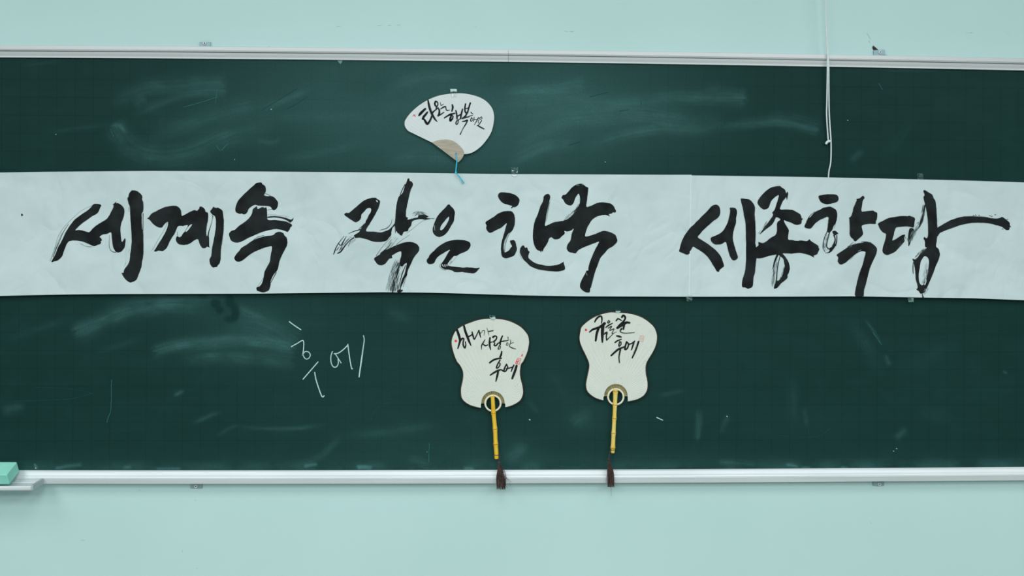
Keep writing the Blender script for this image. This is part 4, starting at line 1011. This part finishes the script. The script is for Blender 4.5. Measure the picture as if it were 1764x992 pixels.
    for i in node_idx:
        x, y, w_ = handle_px[i]
        nd = MB()
        xa, ya, _ = handle_px[max(i - 1, 0)]; xb, yb, _ = handle_px[min(i + 1, len(handle_px) - 1)]
        tx, ty = xb - xa, yb - ya; Lq = math.hypot(tx, ty); tx /= Lq; ty /= Lq
        rr_ = w_ / 2 * MPP
        add_tube(nd, [P(x + tx * k, y + ty * k, dH) for k in (-0.7, -0.35, 0, 0.35, 0.7)], [rr_ * 1.14, rr_ * 1.23, rr_ * 1.25, rr_ * 1.23, rr_ * 1.14], 14, caps=False)
        nd.build('bamboo_joint', M_node, handle, smooth=True)
    # tassel: loop through the handle end, neck, skirt of threads
    tm_ = MB(); r2 = random.Random(seed + 5)
    (bx, by, bw), cordp, skirt, stray = tassel
    loop = []
    for k in range(17):
        a = 2 * math.pi * k / 16
        ctr3 = P(bx, by, dH)
        loop.append(ctr3 + Vector((math.cos(a) * bw / 2 * MPP * 1.08, -math.sin(a) * bw / 2 * MPP * 1.08, 0.0)))
    add_tube(tm_, loop, 0.0007, 5, caps=False)
    cq = catmull(cordp, 5)
    add_tube(tm_, [P(x, y, dH + 0.004) for x, y in cq], 0.0011, 6)
    nx_, ny_ = cordp[-1]
    add_tube(tm_, [P(nx_, ny_ + k, dH + 0.004) for k in (-2.5, -1, 0.5, 2.2)], [0.001, 0.0034, 0.0034, 0.002], 10)
    (sx0, sx1, sy) = skirt
    for i in range(110):
        u = r2.uniform(0, 1) ; xe = sx0 + (sx1 - sx0) * u + r2.uniform(-0.7, 0.7)
        ye = sy + r2.uniform(-6.5, 1.5)
        dd = dH + 0.004 + r2.uniform(-0.004, 0.006)
        xm = nx_ + (xe - nx_) * r2.uniform(0.5, 1.0) + r2.uniform(-1.2, 1.2); ym = ny_ + (ye - ny_) * 0.5
        q = catmull([(nx_ + r2.uniform(-0.6, 0.6), ny_ + 1), (xm, ym), (xe, ye)], 5)
        # keep the threads clear of the rail they hang in front of
        m2 = len(q)
        add_tube(tm_, [P(p[0], p[1], dH + 0.004 + (max(dd, 0.0395) - dH - 0.004) * min(1, 1.4 * j / m2)) for j, p in enumerate(q)], r2.uniform(0.0005, 0.0008), 3, caps=False)
    for path in stray:
        add_tube(tm_, [P(x, y, 0.041) for x, y in catmull(path, 5)], 0.00035, 3, caps=False)
    ts = tm_.build('tassel', M_tassel, t); ts['label'] = 'dark brown thread tassel'; ts['kind'] = 'stuff'
    for lst, o in letters: strokes('brush_letter', lst, o, sc, dF, M_ink, t)
    for (x, y, r, o) in dots:
        m = MB(); cx, cy = o[0] + x / sc, o[1] + y / sc
        add_poly(m, [(cx + r / sc * math.cos(a) * rr.uniform(.9, 1.1), cy + r / sc * math.sin(a) * rr.uniform(.9, 1.1)) for a in np.linspace(0, 2 * math.pi, 19)[:-1]], dF(cy) + 0.0013)
        m.build('red_dot', M_red, t)
    lst, o, mat = seal
    strokes('seal_mark', lst, o, sc, dF, mat, t, 'small red square seal stamp')
    # fibres in the handmade paper
    fb = MB()
    for i in range(46):
        for _ in range(30):
            x = rr.uniform(min(q[0] for q in rim_s) + 6, max(q[0] for q in rim_s) - 6); y = rr.uniform(y0 + 5, y1 - 8)
            ang = math.atan2(y - c[1], x - c[0]); r_ = math.hypot(x - c[0], y - c[1])
            if r_ < ray_hit(outline, c, ang) - 5 and r_ > R + 4 and (ang < 0.25 or ang > 2.9): break
        else: continue
        th = rr.uniform(0, 6.28); ln = rr.uniform(0.5, 1.8)
        p0 = (x, y, 0.2); p1 = (x + ln * math.cos(th), y + ln * math.sin(th), 0.28); p2 = (x + 1.8 * ln * math.cos(th + 0.5), y + 1.8 * ln * math.sin(th + 0.5), 0.25)
        add_ribbon(fb, [p0, p1, p2], dF(y) + 0.0011, cap=False, smooth=3)
    fb.build('paper_fibres', M_fibre, t)['kind'] = 'stuff'
    tape_fn(t, dF)
    return t

def tapeB(t, dF):
    oo = (765, 535); q = lambda s: [(oo[0] + x / 11.025, oo[1] + y / 11.025) for x, y in pts(s)]
    tape(q('858,80 968,84 985,150 950,195 900,195 868,150'), dF(548) + 0.0018, t)
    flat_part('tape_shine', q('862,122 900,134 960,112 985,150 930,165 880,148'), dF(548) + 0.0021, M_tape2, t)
def tapeC(t, dF):
    oo = (985, 530); q = lambda s: [(oo[0] + x / 11.025, oo[1] + y / 11.025) for x, y in pts(s)]
    tape(q('828,40 925,40 928,100 880,112 832,100'), dF(538) + 0.0018, t)
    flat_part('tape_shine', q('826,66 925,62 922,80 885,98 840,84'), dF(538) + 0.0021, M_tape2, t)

UB, LB = (765, 535), (765, 620)
round_fan('round paper fan with bright yellow bamboo handle, left of the two below the banner', UB, LB,
          '245,970 190,840 148,680 143,580 170,480 235,372 370,282 500,230 640,183 800,157 960,157 1150,178 1320,235 1470,325 1585,460 1612,560 1613,640 1590,760 1550,870 1500,975',
          '1465,80 1450,150 1443,250 1455,350 1485,470 1500,560 1500,640 1470,730 1420,790 1340,840 1250,878 1163,898', '698,913 600,890 500,860 400,800 340,730 320,640 322,530 350,400 362,280 345,190 300,100',
          (928, 812), 220, (928, 822),
          [(848.2, 681.8, 7.6), (848.7, 686, 6.6), (850.2, 711.2, 7.2), (852.8, 738.4, 7.2), (854.0, 764.7, 7.4), (855.2, 783, 7.6), (855.4, 790, 7.2)], (2, 3, 4), M_bamboo,
          [(['246,368,44 280,468,48 302,560,44 290,622,38 262,718,24', '300,585,30 345,530,34 376,540,28 362,600,28 366,660,32 395,708,30 412,650,24 404,592,20', '378,288,36 400,380,44 440,490,44 478,588,40 512,664,16', '440,494,30 490,482,26 532,452,22'], UB),
           (['532,405,24 550,480,32 576,542,26 620,460,20 662,372,22', '660,372,24 680,450,26 696,512,14', '680,430,16 722,410,10'], UB),
           (['720,388,14 768,378,13 766,430,10 758,470,7', '812,328,7 836,400,11 852,472,7', '838,396,18 928,380,22'], UB),
           (['778,553,16 742,608,22 712,668,22 710,738,9', '742,632,20 780,664,28 832,650,20', '872,515,30 864,600,36 870,680,32 888,744,14', '880,602,20 935,588,14'], UB),
           (['930,502,40 968,480,28 1000,502,26 985,550,28 942,590,30', '945,592,24 962,620,24 952,655,30 986,664,28 1022,620,24', '1108,480,26 1082,545,32 1062,620,36', '1020,625,22 1060,600,22 1085,585,24 1150,576,22 1205,568,14', '1070,636,24 1034,698,18 1030,732,18 1062,722,16 1072,676,16'], UB),
           (['1212,502,16 1217,538,12', '1178,574,16 1234,554,12', '1196,608,12 1180,650,12 1206,656,12 1216,620,10 1194,606,10', '1266,556,12 1260,620,14 1238,670,14 1290,706,20 1368,730,8', '1266,622,12 1324,604,8'], UB),
           (['1096,772,24 1086,830,36 1058,892,34', '868,988,34 930,942,34 1000,916,34 1088,904,26', '1062,940,26 1012,1028,26 996,1088,28 1032,1078,24 1066,1018,24 1046,990,18'], UB),
           (['878,288,26 940,246,36 1010,206,38 1072,186,30 1112,196,24', '1028,212,38 1010,300,40 984,404,22', '1186,82,28 1152,150,30 1136,216,30 1180,200,26 1208,140,24 1192,92,24', '1110,205,22 1140,215,24', '1182,166,24 1240,152,24 1300,132,20', '1326,96,24 1300,150,28 1275,218,18', '1378,108,42 1350,200,46 1320,280,46 1294,350,36'], LB)],
          [(222, 575, 24, UB)],
          (['1398,-38,7 1462,-26,7', '1462,-26,7 1426,84,10', '1426,84,9 1357,58,14', '1357,58,14 1398,-38,7', '1395,-5,7 1440,5,7', '1385,20,7 1425,35,7', '1420,-20,6 1400,45,7', '1378,25,10 1400,55,10', '1490,-108,16 1476,-76,20'], LB, M_red),
          ((855.2, 783.0, 7.8), [(858.5, 783), (859.8, 786), (860, 792), (859.6, 797)], (856.0, 871.5, 842), ([(868, 818), (876, 828), (880, 836)], [(866, 816), (874, 824), (881, 830)], [(868, 822), (872, 836), (874, 841)])), tapeB, 21)

UC, LC = (985, 530), (985, 615)
round_fan('round paper fan with pale yellow bamboo handle, right of the two below the banner', UC, LC,
          '300,985 250,880 200,780 155,660 145,560 160,460 185,370 290,270 420,185 560,128 720,92 850,94 1000,102 1080,112 1230,148 1380,215 1530,335 1590,430 1618,540 1610,660 1580,760 1530,860 1485,935',
          '1440,70 1412,140 1402,220 1410,330 1432,430 1440,520 1430,620 1390,700 1340,750 1260,795 1180,820 1064,844', '600,824 520,802 440,772 350,710 290,640 270,560 272,480 295,360 322,230 328,150 315,85',
          (838, 733), 222, (836, 755),
          [(1060.3, 670.6, 8.0), (1060.2, 674, 8.0), (1059.3, 697, 7.0), (1058.3, 720, 6.8), (1057.0, 745.7, 6.9), (1055.8, 771, 7.6), (1055.5, 780, 6.6)], (1, 2, 3, 4, 5), M_bamboo2,
          [(['436,268,26 468,212,36 520,165,36 562,168,34 572,230,28 560,295,18', '336,462,22 400,412,38 480,386,42 560,350,54 622,298,56', '505,395,48 472,500,46 454,626,36', '592,330,62 582,450,62 580,560,50 580,654,28', '612,500,34 668,466,28 656,540,26 660,612,22', '660,615,24 720,560,16 800,480,10'], UC),
           (['702,243,20 680,278,22 700,292,20 722,262,20 698,240,18', '648,374,24 700,332,28 775,294,16', '690,388,18 758,350,18 720,432,16 804,400,16 762,490,14 852,458,8'], UC),
           (['842,248,24 880,210,30 944,242,18', '952,178,40 980,145,38 1016,182,38 1002,232,34 960,282,38 900,340,44', '866,384,46 920,342,62 980,310,62 1040,280,46 1098,286,36', '992,330,46 980,404,34', '945,398,34 920,440,22 948,470,18 1040,484,14 1188,470,14'], UC),
           (['852,534,28 900,545,42 938,556,26', '822,658,28 870,626,28 940,598,20', '914,638,24 895,700,26 900,734,22 938,690,20 930,655,18 950,650,10', '748,908,30 820,842,38 880,792,40 940,765,36 1000,742,30', '922,800,34 905,880,28 896,950,24 906,1044,20'], UC),
           (['1042,648,32 1020,720,34 1010,792,34 1052,772,30 1078,700,30 1052,656,28', '1070,692,26 1130,682,26 1196,634,22', '1188,638,26 1160,720,32 1134,800,20', '1268,645,36 1230,760,36 1190,860,34 1148,952,24'], UC)],
          [(268, 420, 21, UC)],
          (['1305,530,7 1372,542,7', '1372,542,7 1346,645,10', '1346,645,8 1284,624,8', '1284,624,8 1305,530,7', '1318,560,5 1350,566,5', '1312,580,5 1330,605,5', '1340,575,5 1325,615,5'], UC, M_pink),
          ((1055.6, 774.2, 7.6), [(1052, 775), (1050, 780), (1049, 786), (1048.6, 791)], (1046.5, 1058.5, 838), ([(1044.6, 818), (1044.4, 826), (1044, 833)], [(1056, 828), (1060, 833), (1062.5, 837)], [(1053, 838), (1053, 846), (1053, 854)], [(1056, 832), (1059, 837), (1060, 840)])), tapeC, 22)

# ---------------------------------------------------------------- chalk eraser sponge on the tray
er = MB()
B = P(16.5, 834.6, 0.0900)
du = Vector((0.0, 0.060, 0.0190))       # front to back, rising on to the rail
dv = Vector((0.0, -0.0165, 0.0310))     # bottom to top, leaning out
dl = Vector((-0.125, 0.0, 0.0))
cor = [B, B + dl, B + dl + du, B + du, B + dv, B + dl + dv, B + dl + du + dv, B + du + dv]
er.add(cor, [(0, 1, 2, 3), (4, 7, 6, 5), (0, 4, 5, 1), (1, 5, 6, 2), (2, 6, 7, 3), (3, 7, 4, 0)])
eraser = er.build('chalk_eraser', M_sponge)
eraser['label'] = 'pale green sponge eraser block resting on the chalk tray'; eraser['category'] = 'eraser'
bv = eraser.modifiers.new('soft_edges', 'BEVEL'); bv.width = 0.0025; bv.segments = 2

# ---------------------------------------------------------------- pull cord
cd = MB()
def cpath(lst, n=6): return [P(x, y, d) for x, y, d in catmull(lst, n)]
add_tube(cd, cpath([(1421.0, -230, 0.06), (1421.6, -60, 0.052), (1422.2, 0, 0.049), (1423.2, 45, 0.046), (1424.6, 75, 0.043), (1425.6, 92, 0.041), (1425.4, 115, 0.039), (1424.8, 150, 0.035), (1424.2, 180, 0.032), (1423.9, 195, 0.030), (1424.8, 215, 0.029), (1426.8, 243, 0.028)]), 0.0021, 8)
add_tube(cd, cpath([(1421.2, -230, 0.0575), (1421.9, -60, 0.0500), (1422.6, 0, 0.0470), (1423.6, 45, 0.0445), (1425.1, 75, 0.0425), (1426.4, 92, 0.041), (1427.6, 115, 0.039), (1427.8, 150, 0.035), (1428.2, 185, 0.032), (1429.4, 212, 0.029), (1431.2, 238, 0.0275), (1431.7, 258, 0.0265), (1430.9, 280, 0.025), (1427.9, 295, 0.0235), (1426.8, 312, 0.0228)]), 0.0020, 8)
add_tube(cd, cpath([(1430.5, 243, 0.030), (1427.2, 243.3, 0.031), (1424.4, 245.2, 0.031), (1422.6, 248.5, 0.030)]), [0.0018] + [0.0036] * 17 + [0.0022], 8)
cord = cd.build('pull_cord', M_cord, smooth=True)
cord['label'] = 'thin white doubled pull cord hanging in front of the chalkboard with a knot'; cord['category'] = 'cord'
